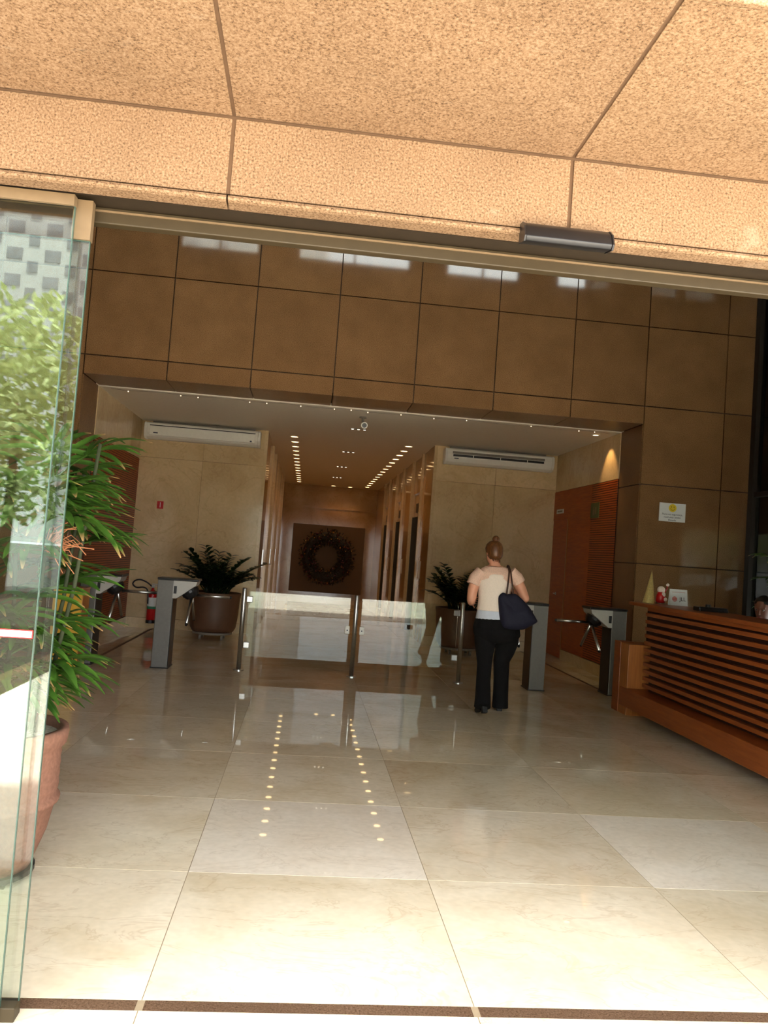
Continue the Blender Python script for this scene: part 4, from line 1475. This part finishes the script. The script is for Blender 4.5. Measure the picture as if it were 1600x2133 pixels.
MB().tube([(0.112, 0.10, 1.412 - 0.8), (0.118, 0.15, 1.418 - 0.8), (0.125, 0.23, 1.37 - 0.8), (0.14, 0.255, 1.25 - 0.8), (0.19, 0.17, 1.12 - 0.8), (0.19, 0.05, 1.11 - 0.8)], 0.008, 8, flat=0.6).build('strap', 'strap', bag, True)

# ---- receptionist seated behind the desk
RX, RY = 4.36, 7.22
rec = empty('person', (RX, RY, 0))
tag(rec, 'seated receptionist with dark hair and dark jacket behind the desk', 'person')
FACE = radians(98)   # looks towards the entrance, slightly left
HC2 = Vector((-0.03, -0.02, 1.185))
rb_ = MB()
R3 = Matrix.Rotation(radians(110), 3, 'Z')
head_yaw = radians(128)
rot2 = head_mesh(rb_, HC2, head_yaw, 0.98, radians(-10))
rb_.tube([(0, 0, 0.98), (-0.01, -0.005, 1.05), (-0.02, -0.01, 1.12)], [0.06, 0.054, 0.052], 16)
tz = MB()
tz.loft([(0, 0, 0.45, 0.17, 0.13), (0, 0, 0.60, 0.15, 0.11), (0, 0, 0.76, 0.165, 0.12), (0, 0, 0.88, 0.185, 0.11), (0, 0, 0.955, 0.165, 0.085), (0, 0, 1.0, 0.075, 0.06)], 22)
arm_l = [(0.17, 0.0, 0.92), (0.215, 0.03, 0.78), (0.22, 0.08, 0.68)]
fore_l = [(0.22, 0.08, 0.68), (0.17, 0.22, 0.74), (0.10, 0.33, 0.775)]
thigh = [(0.09, 0.0, 0.50), (0.10, 0.25, 0.52), (0.11, 0.40, 0.50)]
shin = [(0.11, 0.40, 0.50), (0.11, 0.42, 0.28), (0.11, 0.40, 0.09)]
sk = MB()
for q in (-1, 1):
    mir = lambda pts: [(p[0] * q, p[1], p[2]) for p in pts]
    tz.tube(mir(arm_l), [0.062, 0.055, 0.048], 14)
    tz.ball(mir(arm_l)[-1], 0.048)
    tz.tube(mir(fore_l), [0.048, 0.042, 0.034], 14)
    sk.tube(mir(thigh), [0.085, 0.078, 0.06], 14)
    sk.ball(mir(thigh)[-1], 0.06)
    sk.tube(mir(shin), [0.058, 0.052, 0.042], 14)
    hb = MB()
    hand(hb, Vector(mir(fore_l)[-1]), Vector((-0.35 * q, 0.93, 0.0)), Vector((0, 0, -1)), q > 0, 0.35)
    for v in hb.v:
        v[:] = R3 @ v
    rb_.add(hb.v, hb.f)
    fm_ = MB().tube(mir(fore_l), [0.035, 0.032, 0.026], 12)
    fm_.tube(mir(arm_l), [0.04, 0.038, 0.035], 12)
    fm_.loft([(0, 0, 0.5, 0.14, 0.1), (0, 0, 0.88, 0.165, 0.09), (0, 0, 0.96, 0.14, 0.06), (0, 0, 1.0, 0.06, 0.05)], 18)
    for v in fm_.v:
        v[:] = R3 @ v
    rb_.add(fm_.v, fm_.f)
for m_ in (tz, sk):
    for v in m_.v:
        v[:] = R3 @ v
remesh(rb_, 'body', 'skin_dark', 0.0055, rec, 4)
remesh(tz, 'jacket', 'blazer', 0.007, rec, 3)
remesh(sk, 'trousers', 'trousers', 0.008, rec, 3)
face_parts(rec, HC2, rot2, 0.98)
hh = MB()
hh.loft([(0, -0.05, -0.06, 0.05, 0.045), (0, -0.035, -0.03, 0.074, 0.07), (0, -0.022, 0.02, 0.084, 0.088), (0, -0.014, 0.06, 0.084, 0.096), (0, -0.012, 0.095, 0.066, 0.08), (0, -0.012, 0.122, 0.02, 0.03)], 24)
hh.ball((0, -0.115, 0.0), 0.036, 0.03, 0.036)
for v in hh.v:
    v[:] = rot2 @ v + HC2
hh.build('hair', 'hair_black', rec, True)
for q in (-1, 1):
    bt = MB()
    boot(bt, Vector((0.11 * q, 0.41, 0.0)), 0.0, 0)
    for v in bt.v:
        v[:] = R3 @ v
    bt.build('shoe', 'boot', rec, True)
ch = empty('office_chair', (RX, RY, 0), radians(110))
tag(ch, 'black swivel chair under the seated receptionist', 'chair')
box('seat', 'black', -0.24, 0.24, -0.22, 0.26, 0.36, 0.425, ch, 0.02)
box('backrest', 'black', -0.21, 0.21, -0.27, -0.22, 0.55, 0.95, ch, 0.02)
MB().tube([(0, -0.1, 0.37), (0, -0.29, 0.40), (0, -0.29, 0.62)], 0.018, 8).build('back_bar', 'black', ch)
MB().tube([(0, 0, 0.07), (0, 0, 0.37)], 0.03, 14).build('column', 'black', ch)
for k in range(5):
    a = 2 * pi * k / 5
    MB().tube([(0, 0, 0.10), (0.28 * cos(a), 0.28 * sin(a), 0.06)], [0.025, 0.016], 8).build('base_arm', 'black', ch)
    MB().tube([(0.28 * cos(a) - 0.015, 0.28 * sin(a), 0.028), (0.28 * cos(a) + 0.015, 0.28 * sin(a), 0.028)], 0.028, 12).build('caster', 'black', ch)

# ================================================================== OUTDOORS (seen mirrored in the door glass)
o = empty('apartment_building', (-30, -75, 0))
tag(o, 'white apartment tower mirrored in the glass door', 'building')
box('tower', 'concrete', -26, 30, -10, 0, 0, 52, o)
wm = MB().box(-0.75, 0.75, -0.02, 0.06, 0, 1.15).mesh('window', 'window_dark')
ws = MB().box(-0.5, 0.5, -0.02, 0.06, 0, 1.1).mesh('window', 'window_dark')
for fl_ in range(6, 14):
    for c in range(7):
        link('window', wm, o, (-4 + c * 3.6, 0.0, fl_ * 2.65 + 0.9))
        link('window', ws, o, (-4 + c * 3.6 + 1.75, 0.0, fl_ * 2.65 - 0.3))
box('ledge', 'concrete', -26, 30, 0, 0.25, 33.2, 33.5, o)

def tree(X, Y, H, rad, label, seed, cnt):
    rg = random.Random(seed)
    o = empty('tree', (X, Y, 0))
    tag(o, label, 'tree', 'trees opposite the entrance')
    MB().tube([(0, 0, -0.1), (0.1, 0.05, H * 0.35), (0.0, 0.0, H * 0.7)], [0.16, 0.12, 0.06], 10).build('trunk', 'bark', o, True)
    mb = MB()
    for k in range(cnt):
        a, b = rg.uniform(0, 2 * pi), math.acos(rg.uniform(-1, 1))
        q = rad * rg.random() ** 0.4
        p = Vector((q * sin(b) * cos(a), q * sin(b) * sin(a), H * 0.66 + q * 1.15 * cos(b)))
        d = Vector((rg.uniform(-1, 1), rg.uniform(-1, 1), rg.uniform(-0.8, 0.5))).normalized()
        s_ = d.cross(Vector((rg.uniform(-1, 1), rg.uniform(-1, 1), rg.uniform(-1, 1)))).normalized() * 0.07
        i0 = mb.add([p, p + d * 0.14 + s_, p + d * 0.36, p + d * 0.14 - s_], [(0, 1, 2, 3)])
        for z_ in range(4):
            mb.tip[i0 + z_] = 0.0
    mb.build('crown', 'tree_leaf', o)
tree(-6.6, -13.2, 6.2, 2.3, 'pale green tree nearest the entrance path', 41, 2600)
tree(-12.0, -16.8, 7.2, 2.8, 'pale green tree farther left by the road', 43, 2200)
